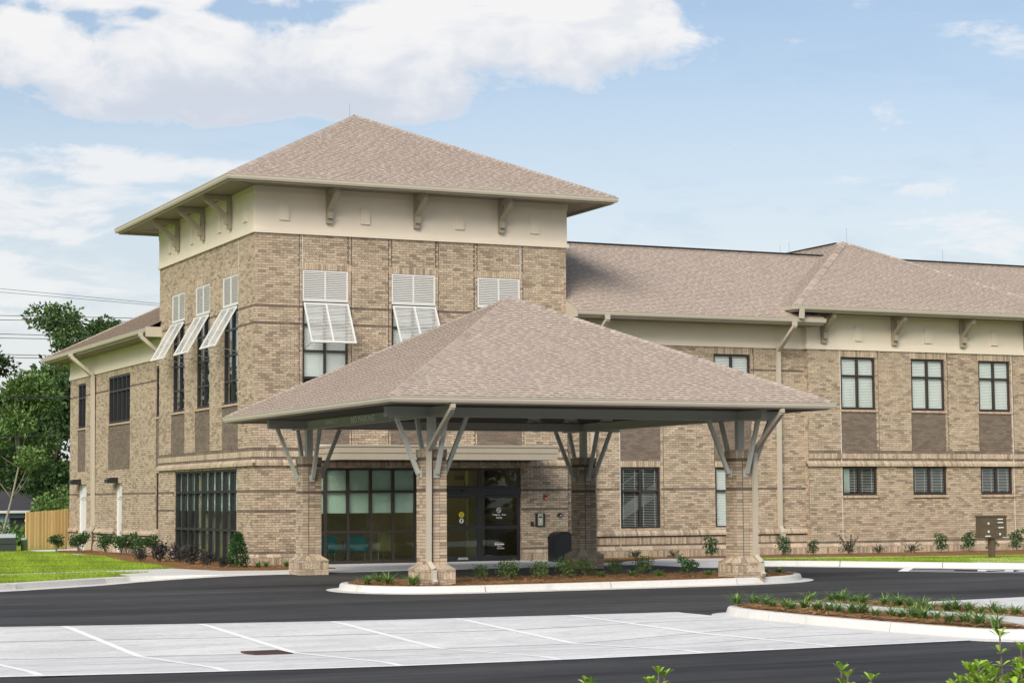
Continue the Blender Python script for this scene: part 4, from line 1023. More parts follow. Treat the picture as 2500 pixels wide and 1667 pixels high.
# bay roof: hip end facing the road, ridge running back
BZ = 8.03; BX0, BX1, BY0 = 35.72, 47.74, 54.97; BRX = (BX0+BX1)/2; BW = (BX1-BX0)/2; BRZ = BZ+.5*BW
def bay_roof():
    ap = Vector((BRX, BY0+BW, BRZ)); d = .004
    mb = MB(); mb.add([(BX0+.06, BY0+.06, BZ-d), (BX1-.06, BY0+.06, BZ-d), (BX1-.06, 66, BZ-d), (BX0+.06, 66, BZ-d), tuple(ap-Vector((0, 0, .036))), (BRX, 66, BRZ-.036)], [(0, 1, 4), (1, 2, 5, 4), (3, 0, 4, 5)])
    roof = mb.build('roof', 'felt', BLD); st = []; w = BW-.06; SL = w*math.sqrt(5)/2
    roof_face((BX0+.06, BY0+.06, BZ), (1, 0, 0), Vector((0, 2, 1)).normalized(), SL, lambda s: (w*s/SL, 2*w-w*s/SL), .125, st, 400)
    roof_face((BX0+.06, BY0+.06, BZ), (0, 1, 0), Vector((2, 0, 1)).normalized(), SL, lambda s: (w*s/SL, 9.5), .125, st, 401)
    roof_face((BX1-.06, BY0+.06, BZ), (0, 1, 0), Vector((-2, 0, 1)).normalized(), SL, lambda s: (w*s/SL, 9.5), .125, st, 402)
    emit(st, roof, 0)
    A = Vector((BX0+.06, BY0+.06, BZ)); dd = (ap-A).normalized()
    def sides(n1, n2, m1, m2):
        r = []
        for n, m in ((n1, m1), (n2, m2)):
            v = dd.cross(Vector(n)).normalized()
            if v.dot(Vector(m)) < 0: v = -v
            r.append(v)
        return r
    a, b = sides((-1, 0, 2), (0, -1, 2), (0, 1, 0), (1, 0, 0)); cap_line(A+dd*.05, ap, a, b, roof, 410, separate=True)
    A = Vector((BX1-.06, BY0+.06, BZ)); dd = (ap-A).normalized(); a, b = sides((1, 0, 2), (0, -1, 2), (0, 1, 0), (-1, 0, 0)); cap_line(A+dd*.05, ap, a, b, roof, 411, separate=False)
    cap_line(tuple(ap), (BRX, 66, BRZ), Vector((-2, 0, -1)).normalized(), Vector((2, 0, -1)).normalized(), roof, 412, w=.15, separate=False, name='ridge_shingle')
    mb = MB(); mb.box(BRX-.12, BRX+.12, ap.y+.35, 66, BRZ, BRZ+.035); mb.build('ridge_vent', 'black_metal', roof)
    gutter_run((BX0, BY0), (BX1, BY0), (0, -1), BZ, roof); gutter_run((BX0-.002, BY0), (BX0-.002, BY0+1.0), (-1, 0), BZ-.001, roof)
    mb = MB(); mb.box(BX0+.14, BX1-.14, BY0+.13, BY0+.15, BZ-.2, BZ-.02); mb.box(BX0+.13, BX0+.15, BY0+.15, BY0+1.6, BZ-.2, BZ-.02); mb.build('fascia', 'trim', roof)
    mb = MB()
    for i in range(int((BX1-BX0)/.2)): mb.box(BX0+.15+i*.2+.006, BX0+.15+(i+1)*.2-.006, BY0+.15, YB-.03, BZ-.17, BZ-.15)
    so2 = mb.build('soffit', 'soffit', roof); mb = MB(); mb.box(BX0+.15, BX1-.15, BY0+.15, YB+1, BZ-.148, BZ-.14); mb.build('soffit_backing', 'felt', so2)
    rod(BRX+.15, ap.y, BRZ, roof, .55); rod(BRX, ap.y+4.2, BRZ, roof, .4)
    return roof
bay_roof()
# left wing roof with a hip end at the far side
LX0, LY1 = 17.36, 82.5; LHW = 5.7
def left_roof():
    RX = LX0+LHW; RZ2 = EZ+.5*LHW; d = .004
    mb = MB(); mb.add([(LX0+.06, 66.0, EZ-d), (LX0+.06, LY1-.06, EZ-d), (RX, LY1-LHW, RZ2-.036), (RX, 66.0, RZ2-.036), (LX0+2*LHW, LY1, EZ-d), (LX0+2*LHW, 66, EZ-d)], [(0, 1, 2, 3), (1, 4, 2), (4, 5, 3, 2)])
    roof = mb.build('roof', 'felt', BLD); st = []; w = LHW-.06; SL = w*math.sqrt(5)/2
    roof_face((LX0+.06, 66.0, EZ), (0, 1, 0), Vector((2, 0, 1)).normalized(), SL, lambda s: (0, LY1-.06-66.0-w*s/SL), .125, st, 500)
    emit(st, roof, 0)
    ap = Vector((RX, LY1-LHW, RZ2)); A = Vector((LX0+.06, LY1-.06, EZ)); dd = (ap-A).normalized()
    v1 = dd.cross(Vector((-1, 0, 2))).normalized(); v1 = v1 if v1.y < 0 else -v1; v2 = dd.cross(Vector((0, 1, 2))).normalized(); v2 = v2 if v2.x > 0 else -v2
    cap_line(A+dd*.05, ap, v1, v2, roof, 510, separate=False)
    gutter_run((LX0, 66.02), (LX0, LY1), (-1, 0), EZ, roof); gutter_run((LX0, LY1+.002), (LX0+8, LY1+.002), (0, 1), EZ-.001, roof)
    mb = MB(); mb.box(LX0+.13, LX0+.15, 66.02, LY1-.13, EZ-.2, EZ-.02); mb.box(LX0-.01, LX0+.95, 65.985, 66.015, EZ-.30, EZ+.03); mb.build('fascia', 'trim', roof)
    mb = MB()
    for i in range(int((LY1-66.1)/.2)): mb.box(LX0+.15, XLW-.03 if 66.1+i*.2 < 81.1 else 24, 66.05+i*.2+.006, 66.05+(i+1)*.2-.006, EZ-.2, EZ-.18)
    so2 = mb.build('soffit', 'soffit', roof); mb = MB(); mb.box(LX0+.15, 26, 66.05, LY1-.15, EZ-.178, EZ-.17); mb.build('soffit_backing', 'felt', so2)
left_roof()
# downspouts of the building
def downspout(pts, parent, w=.10, h=.085, name='downspout', nrm=(0, -1, 0)):
    mb = MB()
    for a, b in zip(pts, pts[1:]): mb.bar(a, b, w, h, nrm)
    return mb.build(name, 'trim', parent)
downspout([(35.75, 55.06, 7.5), (35.75, 55.06, 7.34), (35.76, YM-.12, 6.62), (35.76, YM-.07, .92), (35.78, YM-.2, .70), (35.78, YM-.2, .05)], BLD, .14, .10)
downspout([(36.0, 55.0, 7.92), (36.0, 55.03, 7.60)], BLD, .15, .1)
downspout([(28.95, 55.06, 7.5), (28.95, 55.06, 7.34), (28.95, YM-.12, 6.62), (28.95, YM-.07, .05)], BLD, .14, .10)
downspout([(17.32, 76.9, 7.5), (17.32, 76.9, 7.36), (XLW-.12, 76.85, 6.66), (XLW-.07, 76.85, .92), (XLW-.2, 76.85, .72), (XLW-.2, 76.85, .05)], BLD, .22, .12, nrm=(-1, 0, 0))
downspout([(17.34, 66.6, 7.5), (17.34, 66.6, 7.36), (XLW-.12, 66.55, 6.66), (XLW-.07, 66.5, .05)], BLD, .14, .12, nrm=(-1, 0, 0))
downspout([(XT+.25, YK+.9, 10.95), (XT+.25, YK+.9, 10.75), (XT+.3, YK+.12, 9.9)], BLD, .12, .1, nrm=(-1, 0, 0))

# ------------------------------------------------------------------ entrance canopy on brick columns
CAN = thing('entrance_canopy', 'freestanding drop-off canopy with hipped shingle roof on four brick columns before the entrance', 'canopy')
CX, CY = (17.17, 25.03), (41.0, 49.1); GZ = 4.02; CR = (15.45, 26.5, 39.1, 51.0)
def column(cx, cy, ph, singles):
    core = MB(); core.box(cx-.245, cx+.245, cy-.245, cy+.245, -.2, 2.94); core.box(cx-.385, cx+.385, cy-.385, cy+.385, -.2, .335)
    col = core.build('column', 'mortar', CAN); mb = MB(); sing = []
    faces = [(WF(cy-.245), cx, 'F'), (WL(cx-.245), cy, 'L'), (WB(cy+.245), cx, 'B'), (WR(cx+.245), cy, 'R')]
    for W, c, nm in faces:
        rows = 33; h = (2.70-.45)/rows
        for r in range(rows):
            z0, z1 = .45+r*h, .45+(r+1)*h; dark = 2.05 < (z0+z1)/2 < 2.115
            for k in range(3):
                a, b = c-.25+k*.5/3, c-.25+(k+1)*.5/3
                g0 = .012 if k == 1 else .004; g1 = .012 if k == 0 else .004
                bxx = (a+g0*(k > 0), b-g1*(k < 2), z0+.005, z1-.005)
                cc = brick_col(a*3, z0, ph, dark)
                e = (W, bxx, cc, -.012 if dark else rnd.uniform(-.001, .003))
                if nm in singles and not dark: sing.append(e)
                else: mb.lbox(W, *bxx, -.01, e[3]+.008, cc)
        for k in range(3): mb.lbox(W, c-.24+k*.16+.004, c-.24+(k+1)*.16-.004, 2.705, 2.765, -.01, -.002, hashc(DARKB, .2))
        n = 7
        for k in range(n): mb.lbox(W, c-.265+k*.53/n+.004, c-.265+(k+1)*.53/n-.004, 2.775, 2.95, -.01, .018, brick_col(k, 1, ph))
        # base: two courses, soldiers, a course, sloped caps
        W2 = {'F': WF(cy-.385), 'L': WL(cx-.385), 'B': WB(cy+.385), 'R': WR(cx+.385)}[nm]
        for z0, z1, n in ((-.1, .055, 4), (.06, .115, 4), (.12, .285, 11), (.29, .335, 4)):
            for k in range(n): mb.lbox(W2, c-.395+k*.79/n+.004, c-.395+(k+1)*.79/n-.004, z0+.003, z1, -.01, .010+rnd.uniform(0, .003), brick_col(k*2, z0, ph))
        n = 5
        for k in range(n):
            a0, a1 = c-.397+k*.794/n, c-.397+(k+1)*.794/n; q0, q1 = c-.252+k*.504/n, c-.252+(k+1)*.504/n
            g = .003
            W0 = {'F': WF(cy), 'L': WL(cx), 'B': WB(cy), 'R': WR(cx)}[nm]
            mb.add([W0(a0+g, .337, .397), W0(a1-g, .337, .397), W0(a1-g, .352, .397), W0(a0+g, .352, .397), W0(q0+g, .455, .252), W0(q1-g, .455, .252)], [(0, 1, 2, 3), (3, 2, 5, 4), (0, 3, 4), (1, 5, 2)], brick_col(k, 2, ph))
    core2 = MB(); core2.add([(cx+sx*w, cy+sy*w, z) for w, z in ((.385, .336), (.247, .446)) for sx, sy in ((-1, -1), (1, -1), (1, 1), (-1, 1))], [(0, 1, 5, 4), (1, 2, 6, 5), (2, 3, 7, 6), (3, 0, 4, 7)]); core2.build('base_bed', 'mortar', col)
    stuff(mb.build('brick_courses', 'brick', col))
    if sing:
        ms = {}
        for W, b, cc, n in sing:
            i = min(range(6), key=lambda k: sum((TAN[k][j]-cc[j])**2 for j in range(3)))
            if (i, 0) not in ms: m = MB(); m.box(-.5, .5, -.5, .5, -.5, .5, hashc(TAN[i], .1)); ms[(i, 0)] = m.mesh('brick', 'brick')
            p0, p1 = Vector(W(b[0], b[2], -.01)), Vector(W(b[1], b[3], n+.008)); d = p1-p0
            obj('brick', ms[(i, 0)], col, (p0+p1)/2, None, (abs(d.x), abs(d.y), abs(d.z)))
    return col
column(CX[0], CY[0], .3, 'FL'); column(CX[1], CY[0], 1.9, 'F'); column(CX[0], CY[1], 2.8, ''); column(CX[1], CY[1], 4.4, '')
def ibeam(A, B, z0, z1, w=.17, name='beam'):
    A, B = Vector((*A, 0)), Vector((*B, 0)); d = (B-A).normalized(); s = Vector((-d.y, d.x, 0)); mb = MB()
    h = w/2
    pr = [(-h, z0), (h, z0), (h, z0+.03), (h-.012, z0+.034), (h-.012, z1-.034), (h, z1-.03), (h, z1), (-h, z1), (-h, z1-.03), (-h+.012, z1-.034), (-h+.012, z0+.034), (-h, z0+.03)]
    f = lambda P: (lambda p: tuple(P+s*p[0]+Vector((0, 0, p[1]))))
    mb.prism(pr, f(A), f(B)); return mb.build(name, 'steel_green', CAN)
for y in CY: ibeam((16.08, y), (26.12, y), 3.66, 3.875)
ybeams = [ibeam((x, 39.9), (x, 50.2), 3.656, 3.871) for x in CX]
for cx in CX:
    for cy in CY:
        mb = MB(); mb.box(cx-.08, cx+.08, cy-.08, cy+.08, 2.94, 3.658); mb.build('post', 'steel_green', CAN)
        mb = MB(); mb.box(cx-.17, cx+.17, cy-.17, cy+.17, 2.951, 2.972); mb.build('base_plate', 'steel_green', CAN)
        for dx, dy in ((-1, 0), (1, 0), (0, -1), (0, 1)):
            mb = MB(); mb.bar((cx+dx*.84, cy+dy*.84, 3.67), (cx+dx*.315, cy+dy*.315, 2.42), .085, .085, (abs(dy)*1.0, abs(dx)*1.0, 0))
            br = mb.build('brace', 'steel_green', CAN)
            mb = MB(); px_, py_ = abs(dy)*.075+abs(dx)*.012, abs(dx)*.075+abs(dy)*.012
            mb.box(cx+dx*.27-px_, cx+dx*.27+px_, cy+dy*.27-py_, cy+dy*.27+py_, 2.33, 2.50); mb.build('brace_plate', 'steel_green', br)
X_ = CX[0]-.075
text_mesh('NO PARKING', .232, 'letter_grey', 'lettering', CAN, (X_, 45.82, 3.69), (0, -1, 0), (0, 0, 1), .006, 1.12)
text_mesh("CLEARANCE 12' 0\"", .135, 'letter_grey', 'lettering', CAN, (X_, 47.65, 3.735), (0, -1, 0), (0, 0, 1), .002, .80)
text_mesh("CLEARANCE 12' 0\"", .135, 'letter_grey', 'lettering', CAN, (X_, 43.35, 3.735), (0, -1, 0), (0, 0, 1), .002, .80)
cr = hip_roof((CR[0]+.06, CR[1]-.06, CR[2]+.06, CR[3]-.06), GZ, 6.80, CAN, 300, 200, sep_caps=('FL', 'FR'))
ring(CR, GUT(GZ, .135), 'gutter', 'trim', cr)
ring((CR[0]+.14, CR[1]-.14, CR[2]+.14, CR[3]-.14), [(0, GZ-.165), (.012, GZ-.165), (.012, GZ-.02), (0, GZ-.02)], 'fascia', 'trim', cr)
soffit_boards((CR[0]+.14, CR[1]-.14, CR[2]+.14, CR[3]-.14), GZ-.138, (CX[0], CX[1], CY[0], CY[1]), cr, .3, mat='canopy_soffit_shaded')
mb = MB(); mb.box(CX[0], CX[1], CY[0], CY[1], GZ-.14, GZ-.12); mb.build('ceiling', 'felt', cr)  # near-black ceiling, under-canopy shade put into its colour
for i, (x, y) in enumerate(((21.6, 45.0), (22.6, 45.0), (23.6, 45.0))):
    mb = MB(); z = GZ-.14
    mb.box(x-.12, x+.12, y-.10, y+.10, z-.10, z); lo = tag(mb.build('canopy_light', 'steel_green'), ('left', 'middle', 'right')[i]+'most caged light under the canopy ceiling' if i != 1 else 'caged light in the middle under the canopy ceiling', 'light', 'caged lights under the canopy')
    mb = MB()
    for dz in (-.13, -.04): mb.tube([(x-.15, y-.13, z+dz), (x+.15, y-.13, z+dz), (x+.15, y+.13, z+dz), (x-.15, y+.13, z+dz), (x-.15, y-.13, z+dz)], .008, 5)
    mb.build('guard', 'chrome', lo)
downspout([(16.90, 39.19, 3.87), (16.90, 39.20, 3.78), (16.97, 40.66, 2.93), (16.97, 40.70, .50), (17.03, 40.545, .34), (17.03, 40.54, .12), (17.04, 40.46, .06)], CAN, .105, .085)
downspout([(25.06, 39.19, 3.87), (25.07, 39.20, 3.78), (25.23, 40.66, 2.93), (25.24, 40.70, .50), (25.30, 40.545, .34), (25.30, 40.54, .12), (25.31, 40.46, .06)], CAN, .105, .085)

# ------------------------------------------------------------------ things on and by the walls
t = thing('fire_alarm_strobe', 'small dark red fire alarm strobe on the brick wall right of the sliding doors', 'alarm', (27.16, YT-.012, 1.90))
mb = MB(); mb.box(-.055, .055, -.045, 0, -.07, .07); mb.build('housing', 'red', t); mb = MB(); mb.box(-.02, .035, -.065, -.045, -.045, -.015); mb.build('lens', 'label_white', t)
t = thing('intercom_panel', 'intercom keypad panel with grey face in a black frame beside the doors', 'intercom', (26.98, YT-.012, 1.22))
mb = MB(); mb.box(-.155, .155, -.04, 0, -.205, .205); mb.build('housing', 'black_metal', t)
mb = MB(); mb.box(-.085, .085, -.05, -.04, -.17, .19); mb.build('face_plate', 'screen_green', t)
mb = MB(); mb.box(-.055, .055, -.055, -.05, .06, .10); mb.build('display', 'black_metal', t)
for i in range(3):
    for j in range(2): mb = MB(); mb.box(-.05+i*.035, -.028+i*.035, -.056, -.05, .015-j*.032, .035-j*.032); mb.build('key', 'label_white', t)
mb = MB(); mb.box(-.01, .025, -.057, -.05, -.08, -.03); mb.box(-.045, -.02, -.057, -.05, -.13, -.11); mb.build('button', 'label_white', t)
t = thing('door_button', 'tiny black push button box left of the intercom panel', 'button box', (26.71, YT-.012, 1.10))
mb = MB(); mb.box(-.035, .035, -.04, 0, -.06, .06); mb.build('housing', 'black_metal', t); mb = MB(); mb.box(-.018, .018, -.05, -.04, -.018, .018); mb.build('button', 'bronze', t)
t = thing('security_camera', 'small black wall camera with white lens right of the intercom panel', 'camera', (27.64, YT-.012, 1.37))
mb = MB(); mb.box(-.05, .05, -.10, 0, -.045, .05); mb.build('housing', 'black_metal', t); mb = MB(); mb.box(-.02, .03, -.108, -.1, -.035, -.01); mb.build('lens', 'label_white', t)
# litter bin with a curved hood
t = thing('litter_bin', 'black metal litter bin with a rounded hood by the rear right column', 'bin', (26.86, 54.22, .0))
mb = MB(); pr = [(-.30, 0), (-.30, .64)]+[(-.30*math.cos(a), .64+.23*math.sin(a)) for a in np.linspace(.15, math.pi-.15, 11)]+[(.30, .64), (.30, 0)]
mb.prism(pr, lambda p: (p[0], -.26, p[1]), lambda p: (p[0], .26, p[1])); mb.build('body', 'black_metal', t)
for k in range(5):
    a0, a1 = .12+k*.58, .12+(k+1)*.58-.03; mb = MB(); q = [(-.315*math.cos(a), .645+.245*math.sin(a)) for a in (a0, (a0+a1)/2, a1)]; q2 = [(-.29*math.cos(a), .64+.22*math.sin(a)) for a in (a1, (a0+a1)/2, a0)]
    mb.prism(q+q2, lambda p: (p[0], -.285, p[1]), lambda p: (p[0], .285, p[1])); mb.build('hood_slat', 'black_metal', t)
mb = MB(); mb.box(.30, .33, -.2, .2, .05, .6); mb.box(.30, .37, -.05, .05, .50, .56); mb.box(.30, .37, -.05, .05, .2, .26); mb.build('door', 'black_metal', t)
for y, lb in ((79.3, 'black hooded wall light above the far white door of the left wing'), (73.45, 'black hooded wall light above the nearer white door of the left wing')):
    t = thing('wall_light', lb, 'wall light', (XLW, y, 2.62), 'wall lights over the side doors')
    mb = MB(); mb.prism([(-.01, -.09), (-.40, -.07), (-.42, .02), (-.30, .11), (-.01, .11)], lambda p: (p[0], -.22, p[1]), lambda p: (p[0], .22, p[1])); mb.build('housing', 'black_metal', t)
    mb = MB(); mb.box(-.36, -.08, -.17, .17, -.10, -.085); mb.build('lens', 'label_white', t)
# mailbox cluster on its pedestal
t = thing('cluster_mailbox', 'brown pedestal mailbox with several locked doors standing on a concrete pad', 'mailbox', (38.7, 48.98, 0))
mb = MB(); mb.box(-.46, .46, -.02, .26, .60, 1.23); mb.box(-.48, .48, -.04, .28, 1.231, 1.27); mb.build('cabinet', 'mail_brown', t)
mb = MB(); mb.box(-.075, .075, .05, .20, .02, .60); mb.box(-.18, .18, -.03, .28, 0, .02); mb.build('pedestal', 'mail_brown', t)
for (x0, x1, z0, z1, sq, ln) in ((-.42, -.03, .97, 1.20, (-.22, 1.04), None), (-.42, -.03, .71, .96, (-.22, .80), None), (-.42, -.03, .63, .70, None, (-.25, .665)), (.02, .42, 1.12, 1.20, None, (.22, 1.165)), (.02, .42, 1.03, 1.11, None, (.22, 1.065)), (.04, .40, .88, .95, None, (.24, .915)), (.04, .40, .64, .87, (.2, .72), None)):
    mb = MB(); mb.box(x0, x1, -.034, -.02, z0, z1); d = mb.build('locker_door', 'mail_brown', t)
    mb = MB(); mb.box(x0+.02, x0+.045, -.042, -.034, (z0+z1)/2-.012, (z0+z1)/2+.012); mb.build('lock', 'chrome', d)
    mb = MB()
    if sq: mb.box(sq[0]-.03, sq[0]+.03, -.037, -.034, sq[1]-.03, sq[1]+.03)
    if ln: mb.box(ln[0]-.1, ln[0]+.1, -.037, -.034, ln[1]-.015, ln[1]+.015)
    mb.build('label_plate', 'label_white', d)
mb = MB(); mb.box(.30, .45, -.024, -.02, .61, .63); mb.build('label_plate', 'label_white', t)
# lobby furniture seen through the glass
def armchair(name, lb, x, y, mat, rot=0, back=.82):
    t = thing(name, lb, 'chair', (x, y, 0), 'lobby chairs behind the shopfront glass', (0, 0, rot))
    mb = MB(); mb.prism([(-.28, -.26), (.28, -.26), (.30, .10), (.28, .26), (-.28, .26), (-.30, .10)], lambda p: (p[0], p[1], .30), lambda p: (p[0], p[1], .45)); mb.build('seat', mat, t)
    mb = MB(); mb.prism([(-.30, .32), (-.27, back-.06), (-.2, back), (.2, back), (.27, back-.06), (.30, .32)], lambda p: (p[0], .20, p[1]), lambda p: (p[0], .32, p[1])); mb.build('backrest', mat, t)
    for sx in (-1, 1):
        mb = MB(); mb.box(sx*.33-.035, sx*.33+.035, -.24, .26, .32, .60); mb.build('armrest', mat, t)
        for sy in (-1, 1): mb = MB(); mb.tube([(sx*.27, sy*.22, 0), (sx*.26, sy*.21, .30)], .014, 6); mb.build('leg', 'chrome', t)
    return t
material('lamp_panel', (.9, .88, .8), .5)
pn = MATS['lamp_panel'].node_tree.nodes['Principled BSDF']; pn.inputs['Emission Color'].default_value = (1, .86, .58, 1); pn.inputs['Emission Strength'].default_value = 5.0
for i, (x, y) in enumerate(((21.2, 58.6), (24.2, 58.0), (26.3, 60.0))):
    t = thing('lobby_ceiling_light', ('left', 'middle', 'right')[i]+' lit ceiling panel inside the lobby behind the entrance glass', 'ceiling light', (x, y, 3.30), 'lit ceiling panels in the lobby')
    mb = MB(); mb.box(-.62, .62, -.17, .17, 0, .05); mb.build('frame', 'label_white', t); mb = MB(); mb.box(-.58, .58, -.13, .13, -.012, -.002); mb.build('diffuser', 'lamp_panel', t)
armchair('lobby_chair', 'teal lobby armchair behind the second pane of the shopfront', 20.52, 57.3, 'teal', math.pi)
armchair('lobby_chair', 'teal lobby armchair behind the third pane of the shopfront', 21.55, 57.4, 'teal', math.pi-.25)
armchair('lobby_chair', 'striped tan lobby armchair behind the fourth pane of the shopfront', 22.45, 57.6, 'stripe_fabric', math.pi+.3, .9)

# ------------------------------------------------------------------ left background: fence, cabinets, house, wires
fx0, fy0, fx1, fy1 = 16.30, 79.95, 18.30, 81.3
t = thing('wooden_fence', 'new pale yellow vertical board fence beyond the far end of the left wing', 'fence', (0, 0, 0))
n = 27
for i in range(n):
    a = i/n; b = (i+1)/n; P0 = Vector((lerp(fx0, fx1, a), lerp(fy0, fy1, a), 0)); P1 = Vector((lerp(fx0, fx1, b-.10/n*1), lerp(fy0, fy1, b-.10/n), 0)); nr = Vector((P1.y-P0.y, P0.x-P1.x, 0)).normalized()*(.02 if i % 2 else .028); h = 1.46+.12*a+rnd.uniform(-.008, .008)
    mb = MB(); c = hashc(((.66, .47, .20), (.58, .42, .19), (.70, .52, .25))[rnd.randrange(3)], .08)
    mb.add([tuple(p+q+Vector((0, 0, z))) for p in (P0, P1) for q in (nr*0, nr) for z in (.03, h)], MB.BF, c); mb.build('board', 'fence_wood', t)
for z in (.35, 1.15):
    mb = MB(); mb.bar((fx0, fy0+.04, z), (fx1, fy1+.04, z+.05), .05, .09, col=(.55, .4, .18)); mb.build('rail', 'fence_wood', t)
t = thing('utility_cabinet', 'dark green ground utility cabinet with pale lid on the lawn edge', 'utility cabinet', (14.9, 78.2, 0))
mb = MB(); mb.box(-.75, .62, -.5, .5, -.02, .52); mb.build('body', 'box_green', t); mb = MB(); mb.box(-.78, .58, -.52, .52, .521, .66); mb.build('lid', 'box_lid', t)
mb = MB(); mb.box(-.76, .63, -.51, -.50, .28, .30); mb.build('seam', 'black_metal', t)
t = thing('cable_pedestal', 'short pale green cable pedestal post on the lawn beside the fence', 'pedestal', (15.98, 78.5, 0))
mb = MB(); mb.lathe([(.13, -.02), (.13, .40), (.135, .40), (.135, .47), (.10, .50), (0, .5)], 14); mb.build('post', 'pedestal_green', t, True)
def house():
    t = thing('neighbour_house', 'low pale blue sided house with dark roof behind the fence and bushes', 'house', (0, 0, 0))
    y0 = 107.0; x0, x1 = 12.0, 22.3
    for k in range(15):
        z = -1.3+k*.18; mb = MB(); mb.prism([(y0-.03, z), (y0+.0, z+.18), (y0+.05, z+.18), (y0+.05, z)], lambda p: (x0, p[0], p[1]), lambda p: (x1, p[0], p[1])); mb.build('siding_board', 'house_siding', t)
    mb = MB(); mb.box(x0, x1, y0+.05, y0+7, -1.3, 1.4); mb.build('wall', 'house_siding', t)
    mb = MB(); mb.add([(x0-.4, y0-.5, 1.42), (x1+.4, y0-.5, 1.42), (x1+.4, y0+3.5, 2.45), (x0-.4, y0+3.5, 2.45), (x0-.4, y0+7.5, 1.42), (x1+.4, y0+7.5, 1.42)], [(0, 1, 2, 3), (3, 2, 5, 4)]); mb.build('roof', 'dark_roof', t)
    mb = MB(); mb.box(x0-.4, x1+.4, y0-.54, y0-.5, 1.30, 1.43); mb.build('eave_board', 'label_white', t)
    mb = MB(); mb.box(21.0, 22.0, y0-.06, y0-.035, .45, 1.05); mb.build('window', 'interior_dark', t)
    t = thing('garden_shed', 'small brown timber shed with a sloping dark roof beside the blue house', 'shed', (0, 0, 0))
    mb = MB(); mb.prism([(21.6, -1.2), (21.6, .7), (24.5, 1.5), (24.5, -1.2)], lambda p: (p[0], 103.0, p[1]), lambda p: (p[0], 105.5, p[1])); mb.build('body', 'rust', t)
    mb = MB(); mb.prism([(21.3, .62), (21.3, .72), (24.8, 1.7), (24.8, 1.6)], lambda p: (p[0], 102.7, p[1]), lambda p: (p[0], 105.8, p[1])); mb.build('roof', 'dark_roof', t)
house()
wires = [((11.86, 11.43), 'topmost faint overhead wire above the trees'), ((11.70, 11.33), 'second faint overhead wire from the top'), ((10.60, 10.69), 'upper wire of the second pair of overhead wires'), ((10.39, 10.53), 'lower wire of the second pair of overhead wires'),
         ((9.73, 9.75), 'upper wire of the third pair of overhead wires'), ((9.54, 9.60), 'lower wire of the third pair of overhead wires'), ((8.77, 8.76), 'upper wire of the fourth pair of overhead wires'), ((8.63, 8.66), 'lower wire of the fourth pair of overhead wires'),
         ((6.83, 6.85), 'upper wire of the double cable crossing the trees'), ((6.73, 6.77), 'lower wire of the double cable crossing the trees'), ((4.89, 5.20), 'lowest single overhead wire crossing the dark trees')]
for (za, zb), lb in wires:
    mb = MB(); pts = [(8+k*3.4, 96+rnd.uniform(-.01, .01), za+(zb-za)*((8+k*3.4)-18.3)/7.5) for k in range(11)]; mb.tube(pts, .010 if za > 11 else .015, 4)
    tag(mb.build('overhead_wire', 'wire'), lb, 'wire', 'overhead wires')

# ------------------------------------------------------------------ vegetation
def leaves(P, D, L, Wd, C, seed, fold=False, up_bias=.3):
    """P (n,3) leaf bases, D (n,3) directions, L lengths, Wd widths, C (n,3) colours -> V,F,C arrays (diamond quads)"""
    r = np.random.default_rng(seed); n = len(P)
    D = D/np.linalg.norm(D, axis=1, keepdims=True); q = r.normal(size=(n, 3)); S = np.cross(D, q); S /= np.linalg.norm(S, axis=1, keepdims=True)+1e-9
    L = np.broadcast_to(L, n)[:, None]; Wd = np.broadcast_to(Wd, n)[:, None]
    V = np.stack([P, P+D*L*.5+S*Wd*.5, P+D*L, P+D*L*.5-S*Wd*.5], 1).reshape(-1, 3)
    return V, np.arange(4*n).reshape(n, 4), np.repeat(C, 4, 0)
def foliage_arrays(n, centres, radii, leaf, cols, seed, droop=0.0, shell=.45):
    r = np.random.default_rng(seed); centres = np.asarray(centres, float); radii = np.asarray(radii, float)
    if radii.ndim == 1: radii = np.repeat(radii[:, None], 3, 1)
    wgt = radii.prod(1)**.67; k = r.choice(len(centres), n, p=wgt/wgt.sum())
    d = r.normal(size=(n, 3)); d /= np.linalg.norm(d, axis=1, keepdims=True); rad = shell+(1-shell)*r.random(n)**.6
    P = centres[k]+d*radii[k]*rad[:, None]
    D = d*.7+r.normal(size=(n, 3))*.6; D[:, 2] += .15-droop
    cl = np.asarray(cols, float); tone = r.uniform(.7, 1.25, len(centres))[k]*r.uniform(.75, 1.25, n)
    C = cl[r.integers(len(cl), size=n)]*tone[:, None]
    L = leaf*r.uniform(.7, 1.3, n)
    return leaves(P, D, L, L*.55, C, seed+1)
GREENS = dict(dark=[(.034, .072, .022), (.045, .09, .027), (.056, .105, .03)], mid=[(.062, .125, .030), (.082, .155, .038), (.105, .18, .045)], light=[(.11, .19, .045), (.145, .22, .06), (.09, .17, .045)],
              holly=[(.028, .075, .022), (.04, .10, .028), (.06, .13, .03)], purple=[(.050, .040, .048), (.035, .045, .035), (.065, .05, .055), (.03, .04, .03)], box=[(.035, .095, .022), (.05, .12, .028), (.028, .075, .02)], lime=[(.30, .47, .05), (.38, .55, .08), (.18, .33, .04), (.11, .22, .035)],
              lir=[(.12, .22, .05), (.19, .32, .08), (.28, .41, .12), (.08, .15, .04)])
